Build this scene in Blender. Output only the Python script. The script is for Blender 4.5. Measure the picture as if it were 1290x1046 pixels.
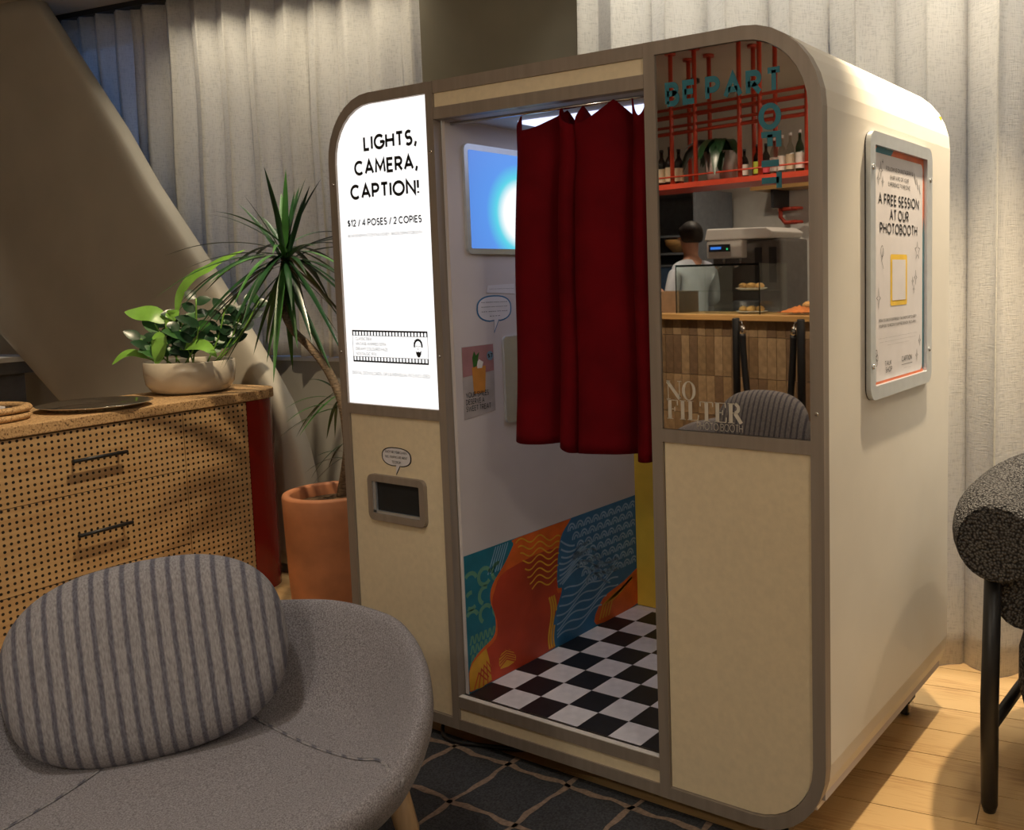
import bpy, bmesh, math, random
from mathutils import Vector, Matrix
random.seed(7)
S = bpy.context.scene
for o in list(bpy.data.objects): bpy.data.objects.remove(o)
C = S.collection
PI = math.pi
ROOM = math.atan2(.1488, .9889)            # the room is turned 8.6 degrees against the booth
def R2W(a, b, z=0.0):                      # room axes -> world
    return Vector((a*.9889 - b*.1488, a*.1488 + b*.9889, z))

# ------------------------------------------------------------------ camera
cd = bpy.data.cameras.new('camera'); cam = bpy.data.objects.new('camera', cd); C.objects.link(cam)
cam.location = (2.5589, -1.968, 1.4425)
cam.rotation_mode = 'XYZ'; cam.rotation_euler = (1.4768, .0196, .5558)
cd.sensor_fit = 'HORIZONTAL'; cd.sensor_width = 36.0
cd.lens = 36.0*1184.325/1290
cd.shift_x = (645-868.36)/1290; cd.shift_y = (458.87-523)/1290
cd.clip_start = .02; cd.clip_end = 200
S.camera = cam
# ------------------------------------------------------------------ view, world
S.view_settings.view_transform = 'Standard'; S.view_settings.look = 'None'
S.view_settings.exposure = 0.0; S.view_settings.gamma = 1.0
S.view_settings.use_curve_mapping = False
W = bpy.data.worlds.new('dusk_sky'); S.world = W; W.use_nodes = True
bg = W.node_tree.nodes['Background']; bg.inputs['Color'].default_value = (.22, .36, .72, 1); bg.inputs['Strength'].default_value = 1.2

# ------------------------------------------------------------------ lamps
def spot(a, b, z, ta, tb, tz, watts, size=70, blend=.6, col=(1, .84, .62), rad=.03, desc='over the lounge'):
    l = bpy.data.lights.new('ceiling_spot', 'SPOT'); l.energy = watts; l.spot_size = math.radians(size); l.spot_blend = blend
    l.color = col; l.shadow_soft_size = rad
    o = bpy.data.objects.new('ceiling_spot', l); C.objects.link(o)
    p = R2W(a, b, z); o.location = p
    o.rotation_euler = (R2W(ta, tb, tz)-p).to_track_quat('-Z', 'Y').to_euler()
    LAMPS.append((a, b, z, desc))
LAMPS = []
WARM = (1, .80, .54); NEU = (1, .90, .74)
CZ = 3.0
def strip(a0, a1, b, tb, watts, col, desc):                                       # linear wall-washer on the ceiling
    l = bpy.data.lights.new('strip_light', 'AREA'); l.shape = 'RECTANGLE'; l.size = a1-a0; l.size_y = .03; l.energy = watts; l.color = col; l.spread = math.radians(100)
    o = bpy.data.objects.new('strip_light', l); C.objects.link(o); p = R2W((a0+a1)/2, b, CZ-.035); o.location = p
    d = R2W((a0+a1)/2, tb, 0)-p; z = -d.normalized(); x = R2W(1, 0, 0); x = (x-z*x.dot(z)).normalized(); y = z.cross(x)
    o.rotation_euler = Matrix((x, y, z)).transposed().to_euler(); STRIPS.append((a0, a1, b, desc))
STRIPS = []
strip(-2.3, -.70, 1.17, 1.75, 6.5, (1, .88, .68), 'slim ceiling light strip washing the sill curtain')
strip(.32, 3.9, .92, 1.12, 25, (1, .95, .86), 'slim ceiling light strip washing the floor-length curtain')
spot(1.80, .74, CZ-.04, 1.75, .95, 0, 40, 70, .8, NEU, desc='behind the booth corner with the notice')
spot(-.45, .25, CZ-.04, -1.45, .45, .8, 170, 56, .6, WARM, desc='over the terracotta pot and sideboard')
spot(2.02, .38, CZ-.04, 1.98, .50, 0, 300, 62, .6, WARM, desc='over the near arm of the boucle chair')
spot(1.86, .42, CZ-.04, 1.90, .50, 0, 18, 60, .6, WARM, desc='over the booth side with the notice')
spot(2.9, .50, CZ-.04, 2.5, .7, .4, 50, 60, .6, WARM, desc='over the far arm of the boucle chair')
spot(.75, -1.55, CZ-.04, .25, -.95, .4, 58, 70, .9, (1, .93, .83), .10, 'over the chair before the sideboard')
spot(2.4, -1.0, CZ-.04, 1.5, .1, .9, 15, 100, .9, NEU, .12, 'added as soft fill in front of the booth mirror')  # wide soft fill added to lift the booth front
for a, d in ((-2.1, 'over the carton on the counter'), (-1.2, 'over the glass display case'), (-.3, 'over the napkin on the counter')):
    spot(a, -2.35, CZ-.04, a, -3.5, .95, 140, 80, .8, (1, .87, .68), .05, d)
spot(-2.1, -4.3, CZ-.04, -2.1, -4.6, 1.0, 70, 120, .8, NEU, .06, 'over the barista')
spot(-.8, -4.6, CZ-.04, -.9, -5.4, 1.2, 45, 120, .8, NEU, .06, 'over the oak wall shelf')
spot(-4.2, .95, CZ-.04, -4.1, 1.1, 1.0, 60, 60, .6, NEU, .05, 'added to brighten the bar table')  # added lamp, brightens the table and wall past the column
def globe(a, b, z, watts, col, desc):  # made-up hanging globes, added out of view as ambient fill
    l = bpy.data.lights.new('fill_light', 'POINT'); l.energy = watts; l.color = col; l.shadow_soft_size = .13
    o = bpy.data.objects.new('fill_light', l); C.objects.link(o); o.location = R2W(a, b, z); FILL_GLOBES.append((a, b, z, desc))
FILL_GLOBES = []
globe(1.0, -3.1, 2.35, 38, (1, .93, .83), 'added white fill globe over the free end of the counter')
globe(3.2, -1.9, 2.35, 25, (1, .93, .83), 'added white fill globe over the lounge beside the right wall')
globe(.6, -4.7, 2.35, 15, WARM, 'added white fill globe over the back counter')
globe(-3.0, -1.6, 2.35, .7, (1, .93, .83), 'added white fill globe over the open floor by the left wall')

# ------------------------------------------------------------------ materials
def lin(c): return tuple((v/12.92 if v <= .04045 else ((v+.055)/1.055)**2.4) for v in c)
MATS = {}
class NT:
    def __init__(s, name):
        s.m = bpy.data.materials.new(name); s.m.use_nodes = True; s.t = s.m.node_tree; s.b = s.t.nodes['Principled BSDF']
        MATS[name] = s.m; s.tc = None
    def n(s, typ, **k):
        d = s.t.nodes.new(typ)
        for a, v in k.items():
            if a.startswith('i_'): d.inputs[a[2:].replace('_', ' ')].default_value = v
            else: setattr(d, a, v)
        return d
    def l(s, a, b): s.t.links.new(a, b)
    def co(s, scale=(1, 1, 1), rot=(0, 0, 0)):
        if not s.tc: s.tc = s.n('ShaderNodeTexCoord')
        mp = s.n('ShaderNodeMapping'); mp.inputs['Scale'].default_value = scale; mp.inputs['Rotation'].default_value = rot
        s.l(s.tc.outputs['Object'], mp.inputs[0]); return mp.outputs[0]
    def noise(s, scale, detail=3, stretch=(1, 1, 1), rough=.5):
        d = s.n('ShaderNodeTexNoise'); d.inputs['Scale'].default_value = scale; d.inputs['Detail'].default_value = detail
        d.inputs['Roughness'].default_value = rough; s.l(s.co(stretch), d.inputs['Vector']); return d.outputs['Fac']
    def ramp(s, fac, stops):
        r = s.n('ShaderNodeValToRGB'); e = r.color_ramp.elements
        while len(e) < len(stops): e.new(.5)
        for i, (p, c) in enumerate(stops): e[i].position = p; e[i].color = (*c, 1)
        s.l(fac, r.inputs[0]); return r.outputs[0]
    def col(s, sock): s.l(sock, s.b.inputs['Base Color'])
    def bump(s, fac, dist=.002, strength=.4):
        b = s.n('ShaderNodeBump'); b.inputs['Distance'].default_value = dist; b.inputs['Strength'].default_value = strength
        s.l(fac, b.inputs['Height']); s.l(b.outputs[0], s.b.inputs['Normal'])
    def setp(s, rough=.5, metal=0.0, spec=None, sheen=None):
        s.b.inputs['Roughness'].default_value = rough; s.b.inputs['Metallic'].default_value = metal
        if spec is not None: s.b.inputs['Specular IOR Level'].default_value = spec
        if sheen is not None: s.b.inputs['Sheen Weight'].default_value = sheen
        return s
def plain(name, c, rough=.5, metal=0.0, var=.12, scale=18, bump=0.0, spec=None, sheen=None, stretch=(1, 1, 1)):
    k = NT(name); f = k.noise(scale, 3, stretch)
    k.col(k.ramp(f, [(.3, tuple(v*(1-var) for v in c)), (.7, tuple(min(1, v*(1+var)) for v in c))]))
    if bump: k.bump(f, bump, .5)
    k.setp(rough, metal, spec, sheen); return k.m
def emit(name, c, st):
    k = NT(name); k.b.inputs['Base Color'].default_value = (*c, 1)
    k.b.inputs['Emission Color'].default_value = (*c, 1); k.b.inputs['Emission Strength'].default_value = st; k.setp(.4); return k.m
plain('shell_cream', (.72, .68, .60), .42, var=.03, scale=5)
plain('panel_cream', (.74, .62, .42), .5, var=.04, scale=60)
plain('frame_metal', (.30, .25, .205), .45, .25, var=.10, scale=40, stretch=(1, 1, .05))
plain('dark_gap', (.01, .01, .01), .8)
plain('black_plastic', (.012, .012, .013), .45)
plain('chrome', (.75, .75, .75), .12, 1.0, var=.02)
plain('steel_frame', (.62, .66, .70), .35, .7, var=.04, scale=30)
plain('liner_grey', (.60, .54, .52), .6, var=.05, scale=4)
plain('liner_yellow', (.75, .50, .05), .55, var=.05)
plain('tile_white', (.72, .68, .69), .35, var=.10, scale=25)
plain('tile_black', (.010, .010, .013), .45, var=.3, scale=30)
plain('sill_white', (.72, .66, .58), .5, var=.1)
plain('print_black', (.015, .015, .017), .6)
plain('print_grey', (.09, .09, .095), .6)
plain('print_teal', (.02, .14, .18), .6)
plain('print_silver', (.62, .56, .47), .45)
plain('paper', (.70, .67, .68), .6, var=.03)
plain('paper_yellow', (.80, .52, .05), .6)
plain('mural_teal', (.015, .17, .24), .5); plain('mural_green', (.12, .30, .20), .5); plain('mural_red', (.50, .055, .02), .5, var=.35, scale=4)
plain('mural_orange', (.72, .13, .02), .5); plain('mural_yellow', (.72, .36, .03), .5); plain('mural_blue', (.03, .16, .32), .5)
plain('mural_pale', (.27, .44, .60), .5); plain('mural_dark', (.06, .10, .10), .5)
plain('velvet', (.115, .002, .005), .85, var=.2, scale=8, bump=.002, spec=.08)
plain('plaster', (.46, .43, .37), .8, var=.07, scale=3, bump=.003)
plain('wall_paint', (.40, .38, .34), .8, var=.05, scale=4)
plain('pillar_paint', (.20, .18, .13), .8, var=.08, scale=4, bump=.002)
plain('white_paint', (.75, .73, .68), .6, var=.03)
plain('ceiling_paint', (.55, .50, .42), .8, var=.04, scale=2)
plain('red_gloss', (.24, .012, .007), .16, var=.08, scale=4)
plain('terracotta', (.50, .20, .09), .6, var=.22, scale=7, bump=.002)
plain('soil', (.16, .10, .05), .9, var=.7, scale=60, bump=.01)
plain('bowl_glaze', (.58, .52, .42), .22, var=.04)
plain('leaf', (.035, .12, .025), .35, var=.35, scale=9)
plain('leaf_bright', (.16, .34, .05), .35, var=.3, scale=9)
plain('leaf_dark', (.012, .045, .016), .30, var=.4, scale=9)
plain('bark', (.17, .12, .075), .85, var=.5, scale=60, bump=.01, stretch=(1, 1, 3))
plain('black_wood', (.010, .009, .009), .4)
plain('beech', (.50, .33, .18), .5, var=.15, scale=12, stretch=(6, 6, .4))
plain('silver', (.80, .79, .76), .09, 1.0, var=.02)
plain('rug_line', (.24, .165, .115), .95, var=.25, scale=90, bump=.003)
plain('rug_pile', (.040, .040, .042), 1.0, var=.5, scale=160, bump=.004)
plain('pipe_red', (.50, .055, .025), .4, var=.1)
plain('counter_wood', (.52, .30, .11), .4, var=.18, scale=10, stretch=(.4, 6, 6))
plain('grout', (.55, .47, .36), .8)
plain('black_strap', (.010, .010, .011), .5)
plain('machine_white', (.78, .76, .73), .3, var=.02); plain('machine_grey', (.16, .15, .145), .4); plain('machine_dark', (.03, .03, .033), .4)
plain('skin', (.50, .27, .19), .5, var=.05); plain('hair', (.018, .013, .011), .6, var=.4, scale=80); plain('shirt', (.52, .58, .68), .75, var=.08, scale=14, bump=.006); plain('trousers', (.05, .05, .07), .8)
plain('box_card', (.26, .16, .09), .8); plain('bread', (.55, .30, .10), .7, var=.3); plain('cloth_orange', (.62, .20, .05), .85, var=.25); plain('shelf_grey', (.20, .22, .25), .5); plain('bin_blue', (.07, .13, .24), .4)
plain('table_white', (.8, .8, .78), .35, var=.02); plain('table_grey', (.14, .14, .14), .5)
plain('pot_grey', (.40, .35, .33), .7); plain('label_white', (.75, .70, .64), .6); plain('label_pink', (.75, .10, .14), .5); plain('label_lime', (.50, .62, .06), .5); plain('label_cream', (.62, .52, .36), .6)
emit('lightbox_glow', (.96, .98, 1.0), .93); emit('lamp_glow', (1, .86, .62), 6.0)
emit('booth_ceiling_glow', (.66, .72, 1.0), 1.5); emit('display_blue', (.05, .25, 1.0), 1.2); emit('display_green', (.05, .8, .3), 1.2)
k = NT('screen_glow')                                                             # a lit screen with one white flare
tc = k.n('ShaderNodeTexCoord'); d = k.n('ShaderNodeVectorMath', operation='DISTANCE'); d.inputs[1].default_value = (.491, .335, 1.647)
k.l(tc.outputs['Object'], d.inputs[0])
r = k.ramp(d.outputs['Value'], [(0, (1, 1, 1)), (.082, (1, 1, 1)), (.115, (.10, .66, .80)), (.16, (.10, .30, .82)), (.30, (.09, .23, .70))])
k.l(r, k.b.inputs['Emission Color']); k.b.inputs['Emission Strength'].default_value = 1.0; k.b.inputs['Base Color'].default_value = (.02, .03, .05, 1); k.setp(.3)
k = NT('mirror_glass'); k.b.inputs['Base Color'].default_value = (.58, .54, .50, 1); k.setp(.012, 1.0)       # bronze-tinted mirror
def glass(name, tint, mix):
    k = NT(name); t = k.n('ShaderNodeBsdfTransparent'); t.inputs[0].default_value = (*tint, 1); g = k.n('ShaderNodeBsdfGlossy'); g.inputs['Roughness'].default_value = .03
    mx = k.n('ShaderNodeMixShader'); mx.inputs[0].default_value = mix; k.l(t.outputs[0], mx.inputs[1]); k.l(g.outputs[0], mx.inputs[2])
    k.l(mx.outputs[0], k.t.nodes['Material Output'].inputs[0]); return k.m
glass('case_glass', (.95, .98, .965), .06); glass('window_glass', (.85, .9, .95), .08); glass('glass_green', (.10, .32, .10), .10); glass('glass_clear', (.80, .80, .76), .12); glass('glass_dark', (.05, .04, .03), .10); glass('glass_edge', (.10, .18, .16), .15); glass('lamp_glass', (.95, .93, .88), .06)
def linen(name, c, transp, transl):
    k = NT(name); f = k.noise(260, 2, (1, 1, .12)); f2 = k.noise(260, 2, (.12, .12, 1))
    ad = k.n('ShaderNodeMath', operation='ADD'); k.l(f, ad.inputs[0]); k.l(f2, ad.inputs[1])
    cc = k.ramp(ad.outputs[0], [(.75, tuple(v*.80 for v in c)), (1.25 if False else 1.0, c)])
    k.col(cc); k.setp(.9, 0, .1); k.bump(ad.outputs[0], .002, .5)
    tl = k.n('ShaderNodeBsdfTranslucent'); k.l(cc, tl.inputs[0]); tp = k.n('ShaderNodeBsdfTransparent')
    m1 = k.n('ShaderNodeMixShader'); m1.inputs[0].default_value = transl; k.l(k.b.outputs[0], m1.inputs[1]); k.l(tl.outputs[0], m1.inputs[2])
    m2 = k.n('ShaderNodeMixShader'); m2.inputs[0].default_value = transp; k.l(m1.outputs[0], m2.inputs[1]); k.l(tp.outputs[0], m2.inputs[2])
    k.l(m2.outputs[0], k.t.nodes['Material Output'].inputs[0])
linen('linen_lit', (.68, .65, .58), .12, .24)
linen('linen_sheer', (.62, .60, .55), .22, .35)
k = NT('oak'); f = k.noise(6, 5, (1.2, 22, 1), .6); f2 = k.noise(1.3, 2, (1, 3, 1))
mx = k.n('ShaderNodeMath', operation='ADD'); k.l(f, mx.inputs[0]); k.l(f2, mx.inputs[1])
k.col(k.ramp(mx.outputs[0], [(.62, (.30, .17, .07)), (.85, (.47, .29, .125)), (1.0, (.56, .37, .17))])); k.bump(f, .001, .25); k.setp(.42)
k = NT('cork'); f = k.noise(130, 3, (1, 1, 1), .7); k.col(k.ramp(f, [(.36, (.10, .05, .02)), (.44, (.42, .25, .11)), (.6, (.56, .36, .17))])); k.bump(f, .002, .4); k.setp(.8)
k = NT('perforated_ply')                                                          # plywood drilled with a grid of small holes
sp = k.n('ShaderNodeSeparateXYZ'); k.l(k.co(), sp.inputs[0])
def cell(sock):
    a = k.n('ShaderNodeMath', operation='MULTIPLY'); a.inputs[1].default_value = 1/.0245; k.l(sock, a.inputs[0])
    b = k.n('ShaderNodeMath', operation='FRACT'); k.l(a.outputs[0], b.inputs[0])
    c = k.n('ShaderNodeMath', operation='SUBTRACT'); c.inputs[1].default_value = .5; k.l(b.outputs[0], c.inputs[0])
    e = k.n('ShaderNodeMath', operation='POWER'); e.inputs[1].default_value = 2; k.l(c.outputs[0], e.inputs[0]); return e.outputs[0]
ad = k.n('ShaderNodeMath', operation='ADD'); k.l(cell(sp.outputs[1]), ad.inputs[0]); k.l(cell(sp.outputs[2]), ad.inputs[1])
hole = k.ramp(ad.outputs[0], [(.046, (1, 1, 1)), (.058, (0, 0, 0))])
wood = k.ramp(k.noise(5, 4, (1, .6, 9)), [(.3, (.44, .26, .11)), (.7, (.58, .38, .18))])
mc = k.n('ShaderNodeMix', data_type='RGBA'); k.l(hole, mc.inputs[0]); k.l(wood, mc.inputs[6]); mc.inputs[7].default_value = (.006, .005, .004, 1); k.col(mc.outputs[2]); k.setp(.5)
k = NT('wool_grey'); f = k.noise(330, 2); k.col(k.ramp(f, [(.30, (.135, .122, .13)), (.70, (.36, .335, .35))])); k.bump(f, .002, .6); k.setp(.95, 0, .1, .15)
k = NT('wool_stripe'); w = k.n('ShaderNodeTexWave', wave_type='BANDS', bands_direction='Y'); w.inputs['Scale'].default_value = 10.5; w.inputs['Distortion'].default_value = .35; w.inputs['Detail'].default_value = 1
k.l(k.co(), w.inputs[0]); f = k.noise(300, 2, (1, 1, .25))
mc = k.n('ShaderNodeMix', data_type='RGBA'); k.l(k.ramp(w.outputs[1], [(.10, (1, 1, 1)), (.42, (0, 0, 0))]), mc.inputs[0])
k.l(k.ramp(f, [(.3, (.21, .195, .20)), (.7, (.35, .33, .335))]), mc.inputs[6]); k.l(k.ramp(f, [(.3, (.085, .08, .10)), (.7, (.16, .155, .185))]), mc.inputs[7]); k.col(mc.outputs[2]); k.bump(f, .002, .5); k.setp(.95, 0, .1, .1)
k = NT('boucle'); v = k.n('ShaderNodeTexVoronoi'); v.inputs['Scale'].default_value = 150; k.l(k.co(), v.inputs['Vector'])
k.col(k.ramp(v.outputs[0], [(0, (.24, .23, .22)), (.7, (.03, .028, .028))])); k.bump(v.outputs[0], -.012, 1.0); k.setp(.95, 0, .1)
def tilemat(name, c): plain(name, c, .28, var=.22, scale=26, bump=.002)
TILES = [('tile_a', (.27, .18, .10)), ('tile_b', (.21, .135, .075)), ('tile_c', (.33, .225, .13)), ('tile_d', (.18, .115, .07))]
for t in TILES: tilemat(*t)

# ------------------------------------------------------------------ mesh helpers
class MB:
    def __init__(s): s.v = []; s.f = []; s.sm = []
    def add(s, vs, fs, smooth=False):
        n = len(s.v); s.v += [tuple(p) for p in vs]; s.f += [tuple(i+n for i in f) for f in fs]; s.sm += [smooth]*len(fs); return s
    def box(s, x0, x1, y0, y1, z0, z1):
        return s.add([(x0, y0, z0), (x1, y0, z0), (x1, y1, z0), (x0, y1, z0), (x0, y0, z1), (x1, y0, z1), (x1, y1, z1), (x0, y1, z1)],
                     [(0, 3, 2, 1), (4, 5, 6, 7), (0, 1, 5, 4), (1, 2, 6, 5), (2, 3, 7, 6), (3, 0, 4, 7)])
    def loft(s, rings, closed=True, caps=True, smooth=True):
        n = len(rings[0]); vs = [p for r in rings for p in r]; fs = []
        m = n if closed else n-1
        for i in range(len(rings)-1):
            for j in range(m): fs.append((i*n+j, i*n+(j+1) % n, (i+1)*n+(j+1) % n, (i+1)*n+j))
        s.add(vs, fs, smooth)
        if caps and closed:
            k = len(s.v)-len(vs); s.f += [tuple(k+j for j in reversed(range(n))), tuple(k+(len(rings)-1)*n+j for j in range(n))]; s.sm += [False, False]
        return s
    def lathe(s, prof, n=32, c=(0, 0, 0), caps=True):
        return s.loft([[(c[0]+r*math.cos(2*PI*j/n), c[1]+r*math.sin(2*PI*j/n), c[2]+z) for j in range(n)] for r, z in prof], True, caps)
    def tube(s, path, r, n=8, caps=True):
        P = [Vector(p) for p in path]; rr = r if isinstance(r, (list, tuple)) else [r]*len(P); rings = []; up = None
        for i, p in enumerate(P):
            t = (P[min(i+1, len(P)-1)]-P[max(i-1, 0)]).normalized()
            if up is None: up = Vector((0, 0, 1)) if abs(t.z) < .9 else Vector((1, 0, 0))
            x = up.cross(t)
            if x.length < 1e-5: x = Vector((1, 0, 0)).cross(t)
            x.normalize(); y = t.cross(x); up = y
            rings.append([tuple(p+rr[i]*(math.cos(2*PI*j/n)*x+math.sin(2*PI*j/n)*y)) for j in range(n)])
        return s.loft(rings, True, caps)
    def prism(s, pts, axis, d0, d1):                     # polygon pts in the two other axes, extruded along axis
        def P(p, d): return {'x': (d, p[0], p[1]), 'y': (p[0], d, p[1]), 'z': (p[0], p[1], d)}[axis]
        n = len(pts); vs = [P(p, d0) for p in pts]+[P(p, d1) for p in pts]
        return s.add(vs, [tuple(range(n)), tuple(range(2*n-1, n-1, -1))]+[(j, j+n, (j+1) % n+n, (j+1) % n) for j in range(n)])
    def ring(s, outer, inner, y0, y1):                   # frame between two outlines in x-z
        n = len(outer); vs = [(x, y, z) for y in (y0, y1) for q in (outer, inner) for x, z in q]; fs = []
        for j in range(n):
            k = (j+1) % n
            fs += [(j, k, n+k, n+j), (2*n+j, 3*n+j, 3*n+k, 2*n+k), (j, 2*n+j, 2*n+k, k), (n+j, n+k, 3*n+k, 3*n+j)]
        return s.add(vs, fs)
    def grid(s, rows, smooth=True):
        n = len(rows[0]); return s.add([p for r in rows for p in r], [(i*n+j, i*n+j+1, (i+1)*n+j+1, (i+1)*n+j) for i in range(len(rows)-1) for j in range(n-1)], smooth)
    def mesh(s, name, mat):
        me = bpy.data.meshes.new(name); me.from_pydata(s.v, [], s.f)
        for p, q in zip(me.polygons, s.sm): p.use_smooth = q
        bm = bmesh.new(); bm.from_mesh(me); bmesh.ops.remove_doubles(bm, verts=bm.verts, dist=1e-5)
        bmesh.ops.dissolve_degenerate(bm, edges=bm.edges, dist=1e-6); bmesh.ops.recalc_face_normals(bm, faces=bm.faces); bm.to_mesh(me); bm.free()
        me.materials.append(MATS[mat]); return me
    def build(s, name, mat, parent=None, bevel=0, sub=0, solid=0, loc=None, label=None):
        o = bpy.data.objects.new(name, s.mesh(name, mat)); C.objects.link(o)
        if parent: o.parent = parent
        if loc: o.location = loc
        if solid: m = o.modifiers.new('s', 'SOLIDIFY'); m.thickness = solid; m.offset = 0
        if bevel: m = o.modifiers.new('b', 'BEVEL'); m.width = bevel; m.segments = 2; m.limit_method = 'ANGLE'
        if sub: m = o.modifiers.new('u', 'SUBSURF'); m.levels = sub; m.render_levels = sub
        if label: o['label'] = label
        return o
def tag(o, label, cat, group=None):
    o['label'] = label; o['category'] = cat
    if group: o['group'] = group
    return o
def struct(o, label=None):
    o['kind'] = 'structure'
    if label: o['label'] = label
    return o
def thing(name, label, cat, loc=(0, 0, 0), rz=0.0, group=None):
    o = bpy.data.objects.new(name, None); C.objects.link(o); o.location = loc; o.rotation_euler = (0, 0, rz); o.empty_display_size = .1
    return tag(o, label, cat, group)
def rthing(name, label, cat, a, b, z=0.0, rz=0.0, group=None): return thing(name, label, cat, R2W(a, b, z), ROOM+rz, group)
def rrect(x0, x1, z0, z1, r, n=9):                       # corner radii (bl, br, tr, tl), anticlockwise
    out = []
    for (cx, cz, a0), q in zip(((x0, z0, PI), (x1, z0, 1.5*PI), (x1, z1, 0), (x0, z1, .5*PI)), r):
        sx = 1 if cx == x0 else -1; sz = 1 if cz == z0 else -1
        for i in range(n):
            t = a0+.5*PI*i/(n-1); out.append((cx+sx*q+q*math.cos(t), cz+sz*q+q*math.sin(t)))
    return out
def cat_rom(pts, per=8):
    P = [Vector(p) for p in pts]; P = [2*P[0]-P[1]]+P+[2*P[-1]-P[-2]]; out = []
    for i in range(1, len(P)-2):
        for j in range(per):
            t = j/per; a, b, c, d = P[i-1:i+3]
            out.append(.5*((2*b)+(c-a)*t+(2*a-5*b+4*c-d)*t*t+(3*b-a-3*c+d)*t**3))
    out.append(P[-2]); return out

# ------------------------------------------------------------------ stroke lettering (geometric capitals)
def arc(cx, cy, rx, ry, a0, a1, n=14): return [(cx+rx*math.cos(math.radians(a0+(a1-a0)*i/n)), cy+ry*math.sin(math.radians(a0+(a1-a0)*i/n))) for i in range(n+1)]
G = {
'A': (.80, [[(0, 0), (.5, 1), (1, 0)], [(.2, .32), (.8, .32)]]),
'B': (.60, [[(0, 0), (0, 1), (.5, 1)]+arc(.5, .77, .42, .23, 90, -90)+[(0, .54)], [(.5, .54)]+arc(.55, .27, .45, .27, 90, -90)+[(0, 0)]]),
'C': (.82, [arc(.56, .5, .56, .5, 48, 312, 20)]), 'D': (.78, [[(0, 0), (0, 1), (.4, 1)]+arc(.4, .5, .6, .5, 90, -90)+[(0, 0)]]),
'E': (.54, [[(1, 1), (0, 1), (0, 0), (1, 0)], [(0, .52), (.9, .52)]]), 'F': (.50, [[(1, 1), (0, 1), (0, 0)], [(0, .50), (.9, .50)]]),
'G': (.88, [arc(.54, .5, .54, .5, 45, 352, 22)+[(1, .48), (.62, .48)]]), 'H': (.72, [[(0, 0), (0, 1)], [(1, 0), (1, 1)], [(0, .52), (1, .52)]]),
'I': (.0, [[(.5, 0), (.5, 1)]]), 'J': (.42, [[(1, 1), (1, .3)]+arc(.5, .3, .5, .3, 0, -150)]), 'K': (.64, [[(0, 0), (0, 1)], [(1, 1), (.05, .45)], [(.3, .6), (1, 0)]]),
'L': (.48, [[(0, 1), (0, 0), (1, 0)]]), 'M': (.92, [[(0, 0), (.08, 1), (.5, .25), (.92, 1), (1, 0)]]), 'N': (.76, [[(0, 0), (0, 1), (1, 0), (1, 1)]]),
'O': (1.0, [arc(.5, .5, .5, .5, 0, 360, 28)]), 'P': (.58, [[(0, 0), (0, 1), (.5, 1)]+arc(.5, .72, .5, .28, 90, -90)+[(0, .44)]]), 'Q': (1.0, [arc(.5, .5, .5, .5, 0, 360, 28), [(.6, .3), (1, 0)]]),
'R': (.62, [[(0, 0), (0, 1), (.5, 1)]+arc(.5, .73, .45, .27, 90, -90)+[(0, .46)], [(.42, .46), (1, 0)]]),
'S': (.56, [arc(.5, .74, .46, .26, 40, 250, 12)+arc(.5, .26, .5, .27, 75, -145, 12)]), 'T': (.62, [[(0, 1), (1, 1)], [(.5, 1), (.5, 0)]]),
'U': (.70, [[(0, 1), (0, .35)]+arc(.5, .35, .5, .35, 180, 360)+[(1, 1)]]), 'V': (.76, [[(0, 1), (.5, 0), (1, 1)]]), 'W': (1.1, [[(0, 1), (.25, 0), (.5, .9), (.75, 0), (1, 1)]]),
'X': (.68, [[(0, 0), (1, 1)], [(0, 1), (1, 0)]]), 'Y': (.68, [[(0, 1), (.5, .45), (1, 1)], [(.5, .45), (.5, 0)]]), 'Z': (.62, [[(0, 1), (1, 1), (0, 0), (1, 0)]]),
'1': (.25, [[(0, .75), (1, 1), (1, 0)]]), '2': (.54, [arc(.5, .7, .48, .3, 165, -35, 12)+[(0, 0), (1, 0)]]), '3': (.54, [arc(.45, .75, .45, .25, 150, -90, 12), arc(.45, .25, .52, .26, 90, -150, 12)]),
'4': (.62, [[(.75, 0), (.75, 1), (0, .28), (1, .28)]]), '7': (.54, [[(0, 1), (1, 1), (.3, 0)]]), '6': (.56, [arc(.5, .3, .48, .3, 0, 360, 18), [(.05, .4), (.65, 1)]]), '9': (.56, [arc(.5, .7, .48, .3, 0, 360, 18), [(.95, .6), (.35, 0)]]), '0': (.62, [arc(.5, .5, .5, .5, 0, 360, 22)]),
'$': (.54, [arc(.5, .72, .46, .2, 40, 250, 12)+arc(.5, .29, .5, .21, 75, -145, 12), [(.5, 1.05), (.5, -.05)]]), '/': (.42, [[(0, -.08), (1, 1.05)]]),
'!': (.0, [[(.5, 1), (.5, .38)], [(.5, .12), (.5, -.02)]]), ',': (.12, [[(1, .16), (0, -.22)]]), '.': (.0, [[(.5, .05), (.5, 0)]]), '&': (.7, [[(1, 0), (.2, .75)]+arc(.4, .83, .2, .17, 200, 0, 10)+[(.1, .35)]+arc(.4, .22, .38, .22, 150, 350, 10)+[(1, .45)]]),
'@': (.9, [arc(.5, .5, .5, .5, -50, 300, 20), arc(.5, .5, .22, .22, 0, 360, 12), [(.72, .7), (.72, .3)]]), "'": (.0, [[(.5, 1), (.5, .75)]]), '-': (.35, [[(0, .45), (1, .45)]]), '_': (.5, [[(0, .4), (1, .4)]]), '+': (.4, [[(0, .45), (1, .45)], [(.5, .7), (.5, .2)]])}
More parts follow.
